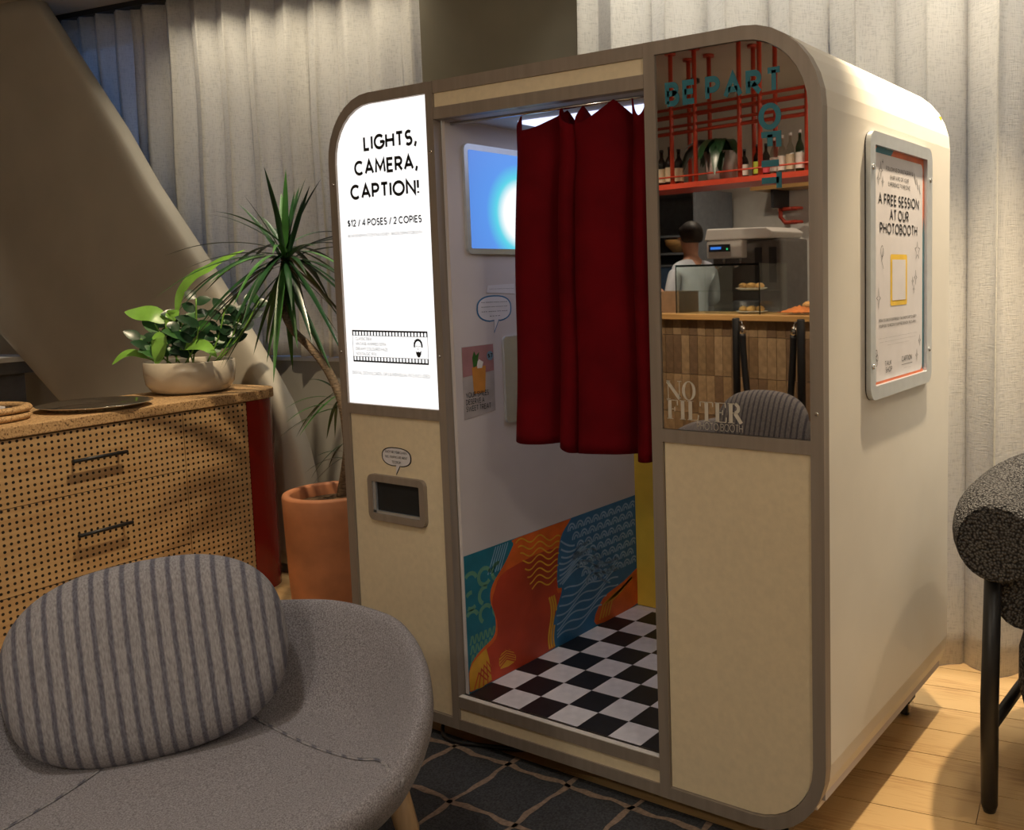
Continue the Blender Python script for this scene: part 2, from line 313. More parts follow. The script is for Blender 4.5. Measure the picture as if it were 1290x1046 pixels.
def ribbon(pts, t):
    P = [Vector((p[0], p[1])) for p in pts]; n = len(P); L = []; Rr = []
    closed = n > 3 and (P[0]-P[-1]).length < 1e-6
    for i in range(n):
        a = P[i-1] if i > 0 else (P[-2] if closed else None); c = P[i+1] if i < n-1 else (P[1] if closed else None)
        d1 = (P[i]-a).normalized() if a is not None and (P[i]-a).length > 1e-9 else None
        d2 = (c-P[i]).normalized() if c is not None and (c-P[i]).length > 1e-9 else None
        d1 = d1 or d2; d2 = d2 or d1
        if d1 is None: return [], []
        n1 = Vector((-d1.y, d1.x)); n2 = Vector((-d2.y, d2.x)); m = n1+n2
        if m.length < .05: m = n1
        m.normalize(); k = min(1/max(m.dot(n1), .3), 2.2)
        L.append(P[i]+m*t*.5*k); Rr.append(P[i]-m*t*.5*k)
    vs = [p for q in zip(L, Rr) for p in q]
    return vs, [(2*i, 2*i+1, 2*i+3, 2*i+2) for i in range(n-1)]
def lettering(mb, text, P0, u, v, cap, width, t=.14, track=.16, each=None):
    """text from P0 along unit u, capitals cap high along v, stretched to the given total width"""
    P0 = Vector(P0); u = Vector(u); v = Vector(v); out = []; x = 0.0
    for ch in text:
        if ch == ' ': x += .34; continue
        if ch not in G: continue
        w, st = G[ch]; w = w+t
        out.append([[(x+t/2+p[0]*(w-t), t/2+p[1]*(1-t)) for p in s] for s in st])
        x += w+track
    x -= track; sx = width/x/cap if width else 1.0
    for g in out:
        b_ = MB() if each else mb
        for s in g:
            vs, fs = ribbon(s, t); b_.add([P0+u*(p.x*sx*cap)+v*(p.y*cap) for p in vs], fs)
        if each: b_.build('letter', each[0], each[1])
    return mb

# ================================================================== THE SETTING (built in room axes)
def rstruct(mb, name, mat, **k):
    o = mb.build(name, mat, None, **k); o.rotation_euler = (0, 0, ROOM); return struct(o)
floor = rstruct(MB().box(-6, 4.6, -5.6, 1.6, -.08, -.012), 'floor', 'oak')
pl = MB().box(-.8, .8, -.079, .079, -.012, 0).mesh('plank', 'oak')
row = 0; b = -3.2
while b < 1.42:
    a = -3.6+(row*.57) % 1.6-.8
    while a < 4.4:
        o = bpy.data.objects.new('plank', pl); C.objects.link(o); o.parent = floor; o.location = (min(a, 3.78), b, 0); a += 1.602
    b += .161; row += 1
rstruct(MB().box(-6, 4.6, -5.6, 1.6, CZ, CZ+.1), 'ceiling', 'ceiling_paint')
rstruct(MB().box(-6.1, -6, -5.6, 1.6, 0, CZ), 'wall_left', 'wall_paint')
rstruct(MB().box(4.6, 4.7, -5.6, 1.6, 0, CZ), 'wall_right', 'wall_paint')
rstruct(MB().box(-6.1, 4.7, -5.7, -5.6, 0, CZ), 'wall_front', 'white_paint')
wb = MB().box(-6, -3.6, 1.45, 1.6, 0, CZ).box(-3.6, -.64, 1.44, 1.6, 0, 1.03).box(.285, 4.3, 1.45, 1.6, 0, .10).box(4.3, 4.6, 1.30, 1.6, 0, CZ).box(-3.6, 4.3, 1.45, 1.6, CZ-.10, CZ)
rstruct(wb, 'wall_back', 'wall_paint')
rstruct(MB().box(-.64, .24, 1.28, 1.6, 0, CZ), 'wall_pillar', 'pillar_paint', bevel=.004)
rstruct(MB().box(.24, .285, 1.26, 1.6, 0, CZ), 'trim_1', 'white_paint', bevel=.003)
rstruct(MB().box(-3.6, -.64, 1.425, 1.50, 1.03, 1.055), 'trim_2', 'white_paint', bevel=.003)
rstruct(MB().box(-3.6, -.64, 1.425, 1.44, 0, .09), 'baseboard_back', 'table_grey')
def window(name, a0, a1, z0, z1, nm, nt):
    fr = MB().ring([(a0, z0), (a1, z0), (a1, z1), (a0, z1)], [(a0+.05, z0+.05), (a1-.05, z0+.05), (a1-.05, z1-.05), (a0+.05, z1-.05)], 1.50, 1.57)
    w = rstruct(fr, name, 'table_grey')
    for i in range(1, nm): x = a0+(a1-a0)*i/nm; MB().box(x-.03, x+.03, 1.51, 1.565, z0+.05, z1-.05).build('mullion', 'table_grey', w)
    for i in range(nm):
        x0 = a0+(a1-a0)*i/nm; x1 = a0+(a1-a0)*(i+1)/nm
        MB().box(x0+.031+.02*(i == 0), x1-.031-.02*(i == nm-1), 1.535, 1.541, z0+.05, z1-.05).build('pane', 'window_glass', w)
window('window_1', -3.6, -.64, 1.055, CZ-.10, 3, 1)
window('window_2', .285, 4.3, .10, CZ-.10, 4, 1)
# ---- leaning plaster column
def interp(tab, z):
    for (z0, v0), (z1, v1) in zip(tab, tab[1:]):
        if z <= z1: t = (z-z0)/(z1-z0); return v0+(v1-v0)*t
    return tab[-1][1]
RT = [(0, -1.30), (.324, -1.308), (.481, -1.309), (.624, -1.34), (.845, -1.428), (1.051, -1.562), (1.211, -1.68), (1.541, -1.924), (1.965, -2.27), (2.27, -2.48), (3.01, -3.07)]
LT = [(0, -2.15), (.5, -2.72), (.866, -3.21), (1.054, -3.448), (1.253, -3.70), (3.0, -5.9)]
rings = []
for i in range(41):
    z = .05+(CZ-.05)*i/40; l, r = interp(LT, z), interp(RT, z); c = (l+r)/2; h = (r-l)/2; rg = []
    for j in range(56):
        t = 2*PI*j/56; ct, st = math.cos(t), math.sin(t); e = .38
        rg.append((c+h*abs(ct)**e*(1 if ct > 0 else -1), 1.14+.07*abs(st)**e*(1 if st > 0 else -1), z))
    rings.append(rg)
col = rstruct(MB().loft(rings), 'wall_leaning_column', 'plaster'); col['label'] = 'broad leaning plaster column behind the sideboard'
MB().box(-2.12, -1.33, 1.08, 1.25, 0, .052).build('plinth', 'table_grey', col)

# ================================================================== CURTAINS
def curtain(name, label, a0, a1, bc, z0, z1, mat, pitch, amp, seed, flare=.0, group=None):
    rnd = random.Random(seed); n = int((a1-a0)/pitch*14); ph = [rnd.uniform(-.5, .5) for _ in range(200)]; am = [rnd.uniform(.6, 1.25) for _ in range(200)]; rows = []
    for i in range(25):
        h = i/24; z = z1+(z0-z1)*h; rw = []
        for j in range(n+1):
            s = j/14; k = int(s); f = s-k; p = ph[k]*(1-f)+ph[k+1]*f; g = am[k]*(1-f)+am[k+1]*f
            w = 2*PI*s+p*1.4*(.4+.6*h)
            y = math.sin(w)*amp*g*(.75+.25*h+flare*h**3)
            y += .012*math.sin(3.1*w+p*5)*(h+.2)+.006*math.sin(z*5+k)
            x = a0+(a1-a0)*j/n+.35*pitch*math.sin(2*w)*.35*(.5+.5*h)
            rw.append((x, bc+y, z))
        rows.append(rw)
    o = MB().grid(rows).build(name, mat, None, solid=.003); o.rotation_euler = (0, 0, ROOM); return tag(o, label, 'curtain', group)
curtain('sheer_curtain', 'dim grey sheer curtain half hidden behind the leaning column', -3.5, -2.716, 1.385, 1.062, 2.97, 'linen_sheer', .15, .030, 3)
curtain('linen_curtain', 'brightly lit linen curtain ending above the window sill behind the palm', -2.706, -.66, 1.385, 1.062, 2.97, 'linen_lit', .20, .046, 5)
curtain('linen_curtain', 'floor-length pale linen curtain behind the photo booth', .30, 4.0, 1.09, .002, 2.97, 'linen_lit', .24, .080, 11, .3)
ra = MB().box(-3.55, -.66, 1.355, 1.415, 2.972, 3.0).build('curtain_track', 'black_plastic'); ra.rotation_euler = (0, 0, ROOM); tag(ra, 'black ceiling track of the curtain over the window sill', 'curtain track')
ra = MB().box(.29, 4.1, 1.06, 1.12, 2.972, 3.0).build('curtain_track', 'black_plastic'); ra.rotation_euler = (0, 0, ROOM); tag(ra, 'black ceiling track of the floor-length curtain', 'curtain track')
for a, b, z, desc in LAMPS:
    t = rthing('downlight', 'black-rimmed ceiling downlight '+desc, 'downlight', a, b, CZ, 0, 'ceiling downlights')
    MB().lathe([(.036, 0), (.055, 0), (.055, -.03), (.036, -.03), (.036, 0)], 20, caps=False).build('rim', 'black_plastic', t)
    MB().lathe([(.035, -.004), (.035, -.001)], 20).build('lens', 'lamp_glow', t)

for a0, a1, b, desc in STRIPS:
    t = rthing('light_strip', desc, 'light strip', (a0+a1)/2, b, CZ, 0, 'ceiling light strips')
    MB().box((a0-a1)/2, (a1-a0)/2, -.022, .022, -.028, 0).build('housing', 'black_plastic', t)
for a, b, z, desc in FILL_GLOBES:
    t = rthing('fill_globe', desc, 'pendant lamp', a, b, z, 0, 'added fill globes')
    MB().lathe([(.12*math.sin(PI*i/16)+.0001, -.12*math.cos(PI*i/16)) for i in range(17)], 28, caps=False).build('globe', 'lamp_glass', t)  # glass ball and cord dress each added fill light
    MB().tube([(0, 0, .118), (0, 0, CZ-z)], .004, 8).build('cord', 'black_plastic', t)
# ================================================================== PHOTO BOOTH
BW, BD, Z0, Z1, BR = 1.691, .973, .065, 2.015, .20
XL, XA, XC, XD, XF = .033, .4762, 1.2139, 1.2464, 1.6575
ZM0, ZM1 = 1.0224, 1.0553; ZMID = (ZM0+ZM1)/2
booth = thing('photo_booth', 'cream photo booth with bronze frame, rounded corners and open doorway', 'photo booth')
out = rrect(0, BW, Z0, Z1, (BR,)*4); inn = rrect(.014, BW-.014, Z0+.014, Z1-.014, (BR-.014,)*4)
MB().ring(out, inn, .0305, BD-.0125).build('outer_shell', 'shell_cream', booth)
bk = MB().prism(rrect(.001, BW-.001, Z0+.001, Z1-.001, (BR,)*4), 'y', BD-.012, BD); bk.build('back_panel', 'shell_cream', booth)
fw = .0325; y0, y1 = 0.0, .030
def cellring(xo, zo, ro, xi, zi, ri, name='module_frame'):
    MB().ring(rrect(*xo, *zo, ro), rrect(*xi, *zi, ri), y0, y1).build(name, 'frame_metal', booth)
ri = BR-fw
cellring((0, XA-.001), (ZMID, Z1), (0, 0, 0, BR), (XL, .4456), (ZM1, Z1-fw), (0, 0, 0, ri))
cellring((0, XA-.001), (Z0, ZMID), (BR, 0, 0, 0), (XL, .4456), (Z0+fw, ZM0), (ri, 0, 0, 0))
cellring((XC, BW), (ZMID, Z1), (0, 0, BR, 0), (XD, XF), (ZM1, Z1-fw), (0, 0, ri, 0))
cellring((XC, BW), (Z0, ZMID), (0, BR, 0, 0), (XD, XF), (Z0+fw, ZM0), (0, ri, 0, 0))
for z_0, z_1 in ((1.9807, Z1), (1.9066, 1.9401), (.1354, .1708), (Z0, .0982)):
    MB().box(XA, XC-.001, y0+.001, y1, z_0, z_1).build('door_rail', 'frame_metal', booth)
MB().box(XA, XC-.001, .007, .028, 1.9401, 1.9807).build('header_panel', 'panel_cream', booth)
MB().box(XA, XC-.001, .006, .028, .0982, .1354).build('kick_panel', 'panel_cream', booth)
def panel(name, x, z, r, mat, yy=.008):
    return MB().prism(rrect(x[0]+.0015, x[1]-.0015, z[0]+.0015, z[1]-.0015, r), 'y', yy, .024).build(name, mat, booth)
# --- light box
lb = panel('light_box', (XL, .4456), (ZM1, Z1-fw), (0, 0, 0, ri), 'lightbox_glow', .006); lb['label'] = 'glowing white sign panel with black lettering'
YT = .0045
def front_text(par, rows, mat, name='lettering'):
    for tx, x0, x1, zb, cap, t, tr in rows:
        if cap > .02: lettering(None, tx, (x0, YT, zb), (1, 0, 0), (0, 0, 1), cap, x1-x0, t, tr, (mat, par))
        else: lettering(MB(), tx, (x0, YT, zb), (1, 0, 0), (0, 0, 1), cap, x1-x0, t, tr).build(name, mat, par)
front_text(lb, [('LIGHTS,', .164, .400, 1.8418, .0470, .205, .10), ('CAMERA,', .116, .400, 1.7700, .0460, .205, .09), ('CAPTION!', .092, .400, 1.6975, .0470, .205, .09),
                ('$12 / 4 POSES / 2 COPIES', .071, .405, 1.6150, .0225, .19, .11), ], 'print_black')
front_text(lb, [('@CAPTIONBYHYATTCENTRALSYDNEY / @NOFILTERPHOTOBOOTH', .071, .403, 1.5825, .0085, .11, .14), ('CLASSIC B&W', .080, .157, 1.2590, .0095, .12, .16), ('VINTAGE-INSPIRED SEPIA', .080, .222, 1.2430, .0095, .12, .16),
                ('DREAMY COLOURED HAZE', .080, .228, 1.2270, .0095, .12, .16), ('NOSTALGIC 1976', .080, .175, 1.2115, .0095, .12, .16), ('DIGITAL DOWNLOADS, GIFS & INDIVIDUAL PICS INCLUDED!', .057, .411, 1.1500, .0100, .11, .14)], 'print_grey')
m = MB()                                                                          # film strip border
fx0, fx1, fz0, fz1 = .0655, .407, 1.1900, 1.2912
for zz, up in ((fz1, -1), (fz0, 1)):
    m.box(fx0, fx1, YT-.0002, YT, min(zz, zz+up*.0052), max(zz, zz+up*.0052)); m.box(fx0, fx1, YT-.0002, YT, min(zz+up*.0165, zz+up*.0178), max(zz+up*.0165, zz+up*.0178))
    for i in range(25):
        x = fx0+(fx1-fx0-.005)*i/24; m.box(x, x+.005, YT-.0002, YT, min(zz+up*.005, zz+up*.017), max(zz+up*.005, zz+up*.017))
for x in (fx0, fx1-.0012): m.box(x, x+.0012, YT-.0002, YT, fz0, fz1)
m.build('film_strip_print', 'print_black', lb)
m = MB(); cx, cz = .3645, 1.2405                                                  # small bearded face drawing
def blob(pts): m.add([(cx+x, YT, cz+z) for x, z in pts], [tuple(range(len(pts)))])
def band(pts, t):
    vs, fs = ribbon(pts, t); m.add([(cx+p.x, YT, cz+p.y) for p in vs], fs)
band(arc(0, .006, .0165, .018, 195, -15), .0065)
for q in range(7): t = math.radians(35+q*20); band([(.017*math.cos(t), .006+.019*math.sin(t)), (.021*math.cos(t), .006+.0235*math.sin(t))], .003)
blob([(-.012, -.010), (-.006, -.013), (0, -.011), (.006, -.013), (.013, -.008), (.011, -.020), (.005, -.029), (-.003, -.029), (-.009, -.021)])
band(arc(-.006, .003, .004, .003, 0, 180, 6), .0014); band(arc(.006, .003, .004, .003, 0, 180, 6), .0014); band([(0, .002), (-.002, -.005), (.002, -.006)], .0012)
m.build('face_print', 'print_black', lb)
# --- lower left panel, print slot, speech sticker
pl_ = panel('service_panel', (XL, .4456), (Z0+fw, ZM0), (ri, 0, 0, 0), 'panel_cream')
MB().ring(rrect(.1128, .3700, .6850, .8330, (.022,)*4), rrect(.1340, .3480, .7080, .8110, (.004,)*4), -.006, .010).build('slot_frame', 'frame_metal', pl_)
MB().prism(rrect(.1340, .3480, .7080, .8110, (.004,)*4), 'y', .0055, .0075).build('slot_opening', 'dark_gap', pl_)
MB().box(.1342, .146, -.002, .0058, .709, .810).box(.1342, .3478, -.002, .0058, .7082, .716).build('slot_lip', 'steel_frame', pl_)
def bubble(par, cx, cz, w, h, place, mat_out, lines, tail=.35):
    o1 = [(cx+w/2*abs(math.cos(t))**.8*(1 if math.cos(t) > 0 else -1), cz+h/2*abs(math.sin(t))**.8*(1 if math.sin(t) > 0 else -1)) for t in [2*PI*i/28 for i in range(28)]]
    o1[21:22] = [(cx-.02*w, cz-h*.47), (cx-.03*w, cz-h*.95), (cx+.12*w, cz-h*.46)]
    for nm, sc, off, mt in (('sticker_edge', 1.0, .0, mat_out), ('sticker_paper', .93, .0006, 'paper')):
        mm = MB(); mm.add([place(cx+(x-cx)*sc, cz+(z-cz)*(sc if nm == 'sticker_edge' else .90), off) for x, z in o1], [tuple(range(len(o1)))])
        e = mm.build(nm, mt, par)
    mm = MB(); p0 = place(0, 0, .0012); u = Vector(place(1, 0, .0012))-Vector(p0); v = Vector(place(0, 1, .0012))-Vector(p0)
    for i, tx in enumerate(lines):
        ww = w*(.74 if i < len(lines)-1 else .3); lettering(mm, tx, place(cx-ww/2, cz+h*(.24-.52*i/max(1, len(lines)-1))-h*.05, .0012), u, v, h*.13, ww, .15, .16)
    mm.build('lettering', 'print_black', par)
bubble(pl_, .2405, .8945, .136, .062, lambda x, z, o: (x, .0072-o, z), 'print_black', ['QUICK! GET YOUR CAMERA', 'OUT, YOUR PICS ARE ABOUT', 'TO DROP!'])
panel('lower_panel', (XD, XF), (Z0+fw, ZM0), (0, ri, 0, 0), 'panel_cream')
# --- mirror
mir = panel('mirror', (XD, XF), (ZM1, Z1-fw), (0, 0, ri, 0), 'mirror_glass', .0050); mir['label'] = 'bronze-tinted mirror panel with lettering'
lettering(MB(), 'BE PART', (1.2736, YT, 1.854), (1, 0, 0), (0, 0, 1), .0585, .3184, .235, .17, ('print_teal', mir))
for ch, za, zb in (('O', 1.8335, 1.7725), ('F', 1.7690, 1.7255), ('I', 1.7040, 1.6890), ('T', 1.6830, 1.6325)):
    lettering(None, ch, (1.530, YT, za), (0, 0, -1), (1, 0, 0), .0585, za-zb, .235, .1, ('print_teal', mir))
def serif(mb, text, x0, x1, zb, cap):
    """high-contrast serif capitals: (width, [(points, thickness)])"""
    th, tn = .20, .035
    D = {'N': (.95, [([(.12, 0), (.12, 1)], tn), ([(.06, .98), (.86, .02)], th), ([(.85, 0), (.85, 1)], tn), ([(0, 1), (.26, 1)], tn), ([(0, 0), (.24, 0)], tn), ([(.72, 1), (.98, 1)], tn)]),
         'F': (.66, [([(.18, 0), (.18, 1)], th), ([(.02, 1), (.62, 1)], tn), ([(.62, 1.0), (.62, .74)], tn*1.6), ([(.2, .52), (.46, .52)], tn), ([(.46, .64), (.46, .40)], tn*1.4), ([(.02, 0), (.36, 0)], tn)]),
         'I': (.42, [([(.21, 0), (.21, 1)], th), ([(.04, 1), (.38, 1)], tn), ([(.04, 0), (.38, 0)], tn)]),
         'L': (.66, [([(.18, 0), (.18, 1)], th), ([(.02, 1), (.36, 1)], tn), ([(.02, 0), (.62, 0)], tn), ([(.60, 0), (.64, .28)], tn*1.6)]),
         'T': (.76, [([(.38, 0), (.38, 1)], th), ([(.02, 1), (.74, 1)], tn), ([(.03, 1), (.03, .76)], tn*1.6), ([(.73, 1), (.73, .76)], tn*1.6), ([(.22, 0), (.54, 0)], tn)]),
         'E': (.68, [([(.18, 0), (.18, 1)], th), ([(.02, 1), (.62, 1)], tn), ([(.62, 1), (.62, .76)], tn*1.6), ([(.2, .5), (.46, .5)], tn), ([(.46, .62), (.46, .38)], tn*1.4), ([(.02, 0), (.64, 0)], tn), ([(.64, 0), (.66, .26)], tn*1.6)]),
         'R': (.82, [([(.18, 0), (.18, 1)], th), ([(.02, 1), (.4, 1)], tn), (arc(.38, .76, .22, .23, 80, -80, 10), th*.85), ([(.2, .52), (.42, .52)], tn), ([(.42, .50), (.74, .0)], th), ([(.02, 0), (.36, 0)], tn)]), 'O': (.92, None)}
    tot = sum(D[c][0] for c in text)+.05*(len(text)-1); k = (x1-x0)/tot; x = 0
    for c in text:
        w, st = D[c]
        if st is None:
            n = 32; o1 = [(x+.46+.44*math.cos(2*PI*i/n), .5+.53*math.sin(2*PI*i/n)) for i in range(n)]; o2 = [(x+.46+.25*math.cos(2*PI*i/n), .5+.49*math.sin(2*PI*i/n)) for i in range(n)]
            mb.add([(x0+p[0]*k, YT, zb+p[1]*cap) for p in o1+o2], [(i, (i+1) % n, n+(i+1) % n, n+i) for i in range(n)])
        else:
            for pts, t in st:
                vs, fs = ribbon([(x+p[0], p[1]) for p in pts], t); mb.add([(x0+p.x*k, YT, zb+p.y*cap) for p in vs], fs)
        x += w+.05
    return mb
serif(MB(), 'NO', 1.2590, 1.3465, 1.1335, .0455).build('lettering', 'print_silver', mir)
serif(MB(), 'FILTER', 1.2590, 1.4775, 1.0835, .0470).build('lettering', 'print_silver', mir)
lettering(MB(), 'PHOTO BOOTH', (1.3475, YT, 1.0612), (1, 0, 0), (0, 0, 1), .0185, .130, .07, .16).build('lettering', 'print_silver', mir)
for x, z in ((.4610, 1.8158), (.018, 1.75), (.0135, 1.2209), (.4610, 1.2186), (1.674, 1.12)):
    MB().lathe([(.0055, 0), (.0055, .002), (.003, .004)], 10).build('screw', 'chrome', booth, loc=(x, 0, z)).rotation_euler = (PI/2, 0, 0)
# --- inside
lw = MB().box(XA+.002, .490, .031, .935, .1708, 1.912).build('inner_wall', 'liner_grey', booth)
MB().box(XA+.002, .490, y1-.001, .031, .1708, 1.9066).build('door_jamb', 'liner_grey', booth)
MB().box(.490, BW-.02, .935, .950, .1708, 1.912).build('backdrop', 'liner_yellow', booth)
MB().box(BW-.030, BW-.0145, .03, .935, .1708, 1.78).build('inner_wall', 'liner_grey', booth)
MB().box(XD-.01, BW-.03, .0305, .034, .1708, 1.78).build('inner_wall', 'liner_grey', booth)
MB().box(XA+.002, BW-.25, .031, .935, 1.912, 1.922).build('inner_ceiling', 'liner_grey', booth)
MB().box(.62, 1.30, .20, .80, 1.905, 1.912).build('ceiling_light', 'booth_ceiling_glow', booth)
fl = MB().box(XA, BW-.03, .016, .935, .150, .1685).build('booth_floor', 'sill_white', booth)
MB().box(XA, XC, .000, .016, .1708, .1735).build('door_sill', 'sill_white', booth)
T = .1095; tm = [MB().box(-T/2+.0004, T/2-.0004, -T/2+.0004, T/2-.0004, .1685, .1708).mesh('floor_tile', q) for q in ('tile_black', 'tile_white')]
for i in range(10):
    for j in range(8):
        o = bpy.data.objects.new('floor_tile', tm[(i+j) % 2]); C.objects.link(o); o.parent = fl; o.location = (.477+.018+T*(i+.5)-.02, .019+T*(j+.5), 0)
MB().box(.80, 1.60, .60, .93, .60, .64).box(1.2, 1.6, .62, .92, .1708, .60).build('bench', 'liner_grey', booth).location = (.05, 0, 0)
# screen and papers on the inner wall
def wl(y, z, o): return (.4905+o, y, z)
m = MB(); ro = rrect(.093, .60, 1.520, 1.848, (.02,)*4)
m.prism(ro, 'x', .4902, .500); sf = m.build('screen_frame', 'steel_frame', lw); sf['label'] = 'rounded metal screen bezel'
MB().prism(rrect(.1095, .585, 1.537, 1.830, (.004,)*4), 'x', .500, .5015).build('screen', 'screen_glow', lw)
MB().prism(rrect(.234, .60, .986, 1.262, (.015,)*4), 'x', .4902, .499).build('payment_panel', 'steel_frame', lw)
ps = MB().prism([(.058, 1.020), (.193, 1.033), (.193, 1.243), (.058, 1.241)], 'x', .4902, .4909).build('drink_poster', 'mural_pale', lw); ps.data.materials[0] = MATS['pot_grey']
def onw(mat, pts, o=.0010, name='print_patch', par=None):
    MB().add([wl(y, z, o) for y, z in pts], [tuple(range(len(pts)))]).build(name, mat, par or lw)
plain('print_rose', (.36, .17, .17), .6); plain('print_amber', (.55, .22, .04), .5); plain('print_blueish', (.16, .26, .33), .6)
onw('print_rose', [(.059, 1.15), (.192, 1.16), (.192, 1.242), (.059, 1.240)])
onw('print_amber', [(.102, 1.095), (.150, 1.096), (.156, 1.178), (.097, 1.177)], .0014)
onw('label_white', [(.120, 1.172), (.140, 1.172), (.146, 1.190), (.128, 1.200), (.118, 1.188)], .0016)
onw('leaf', [(.103, 1.176), (.118, 1.180), (.130, 1.222), (.116, 1.212), (.108, 1.226), (.100, 1.206)], .0018)
onw('print_blueish', arc(.176, 1.207, .0145, .0145, 0, 360, 18)[:-1], .0018)
lettering(MB(), '$7', wl(.166, 1.200, .0022), (0, 1, 0), (0, 0, 1), .014, .021, .2, .12).build('lettering', 'print_black', lw)
for i, tx in enumerate(('YOUR SMILES', 'DESERVE A', 'SWEET TREAT')):
    lettering(MB(), tx, wl(.066, 1.086-.021*i, .0022), (0, 1, 0), (0, 0, 1), .0165, (.098, .078, .106)[i], .13, .13).build('lettering', 'print_black', lw)
bubble(lw, .205, 1.352, .155, .083, lambda y, z, o: (.4908+o, y, z), 'mural_blue', ['__ ____ ___ ____', '_____ __ ____ __', '___ ____ __ ___', '____'])
onw('paper', [(.172, 1.402), (.30, 1.396), (.30, 1.428), (.180, 1.424)], .0008, 'sticker_paper')
lettering(MB(), '____ __ _____ __ ____ ___', wl(.185, 1.410, .0012), (0, 1, 0), (0, 0, 1), .007, .11, .14, .14).build('lettering', 'print_black', lw)
# mural
mu = MB().box(.4902, .4908, .031, .934, .1715, .605).build('mural', 'mural_teal', lw); mu['label'] = 'colourful printed mural of teal, orange and blue patterns'
red = [(.024, .178), (.038, .2534), (.081, .2887), (.1465, .3175), (.1542, .3775), (.1359, .4352), (.1486, .4831), (.2097, .5385), (.2495, .5857), (.2653, .604), (.545, .604), (.483, .5423), (.4583, .3913), (.4844, .3666), (.441, .2838), (.4363, .178)]
blue = [(.545, .604), (.9335, .604), (.9284, .3219), (.8428, .2899), (.7214, .2651), (.6703, .178), (.4363, .178), (.441, .2838), (.4844, .3666), (.4589, .4025), (.483, .5423)]
red2 = [(.9335, .318), (.9335, .178), (.6703, .178), (.7115, .262), (.8428, .2899)]
def smooth2(p, per=4):
    q = cat_rom([(x, z, 0) for x, z in p+[p[0]]], per)[:-1]; return [(min(max(v.x, .032), .9335), min(max(v.y, .1717), .6045)) for v in q]
def patch(mat, pts, o, per=4): onw(mat, smooth2(pts, per), o, 'mural_shape', mu)
def inside(p, poly):
    c = False; j = len(poly)-1
    for i in range(len(poly)):
        if (poly[i][1] > p[1]) != (poly[j][1] > p[1]) and p[0] < (poly[j][0]-poly[i][0])*(p[1]-poly[i][1])/(poly[j][1]-poly[i][1])+poly[i][0]: c = not c
        j = i
    return c
def strokes(mat, lines, t, o, poly=None, name='mural_lines'):
    mm = MB()
    for ln in lines:
        run = []
        for p in ln+[None]:
            ok = p is not None and .034 < p[0] < .932 and .174 < p[1] < .602 and (poly is None or inside(p, poly))
            if ok: run.append(p)
            else:
                if len(run) > 2:
                    vs, fs = ribbon(run, t); b_ = mm if len(lines) > 12 else MB(); b_.add([wl(q.x, q.y, o) for q in vs], fs)
                    if b_ is not mm: b_.build('mural_line', mat, mu)
                run = []
    if mm.v: mm.build(name, mat, mu)['kind'] = 'stuff'
patch('mural_orange', red, .0005); patch('mural_red', [(y*.97+.012, z*.93+.01) for y, z in red if z < .56], .0007); patch('mural_blue', blue, .0009); patch('mural_orange', red2, .0011)
rn = random.Random(4)
def wig(y0, z0, dy, dz, n, amp, f, ph): return [(y0+dy*i/n+amp*math.sin(f*i/n+ph)*(-dz if dz else 0)/.1, z0+dz*i/n+amp*math.sin(f*i/n+ph)) for i in range(n+1)]
strokes('mural_yellow', [[(.26+.25*i/30+.01*q, .588-.024*q-.05*(i/30)**2+.010*math.sin(i*.55+q*.8)) for i in range(31)] for q in range(8)], .005, .0013, red)
strokes('mural_yellow', [[(.415+.012*q+.01*math.sin(i*.3), .36-.19*i/20) for i in range(21)] for q in range(3)], .009, .0013, red)
strokes('mural_green', [[(.04+.115*i/24, .335-.03*q+.018*(1 if (i//2) % 2 else -1)*.6) for i in range(25)] for q in range(4)], .006, .0004)
strokes('mural_green', [arc(.055+.06*(q % 3), .40+.06*(q//3), .026, .026, rn.uniform(0, 90), rn.uniform(220, 330), 12) for q in range(9)]+[arc(.045, .25, .02, .045, 100, 300), arc(.06, .205, .018, .03, 0, 200)], .013, .0004)
strokes('mural_pale', [[(.17+.05*q*.22, .60-.0), (.15+.05*q*.22, .56), (.13+.05*q*.22, .52)] for q in range(6)], .004, .0004)
sc = []
for r_ in range(9):
    for q in range(14):
        y = .50+.046*q+(.023 if r_ % 2 else 0); z = .345+.036*r_
        if inside((y, z), blue) and y > .60+.012*r_*(-1):
            sc += [arc(y, z, .020, .024, 0, 180, 8), arc(y, z, .010, .013, 0, 180, 6)]
strokes('mural_pale', sc, .0065, .0012, blue)
strokes('mural_pale', [[(.46+.30*i/24, .56-.02*q-.04*math.sin(i*.22+.3*q)-.05*i/24) for i in range(9+q*2)] for q in range(9)], .0065, .0012, blue)
strokes('mural_pale', [[(.45+.36*i/24, .345-.021*q+.012*math.sin(i*.5+q)+.06*i/24) for i in range(25)] for q in range(8)], .006, .0012, blue)
patch('mural_yellow', [(.109, .2889), (.1289, .180), (.034, .180), (.035, .2444), (.0666, .2735)], .0013, 2); patch('mural_yellow', [(.164, .238), (.194, .2565), (.2305, .235), (.239, .200), (.169, .199)], .0013, 2)
strokes('mural_red', [[(.03+.02*q, .175+.02*0), (.06+.012*q, .215+.008*q), (.095+.01*q, .182+.006*q)] for q in range(7)]+[[(.165, .205+.011*q), (.198, .222+.008*q), (.238, .20+.008*q)] for q in range(5)], .0045, .0016)
strokes('mural_yellow', [[(.69+.018*q, .19), (.715+.018*q, .24), (.80+.012*q, .262), (.90, .285+.004*q)] for q in range(4)], .008, .0014, red2)
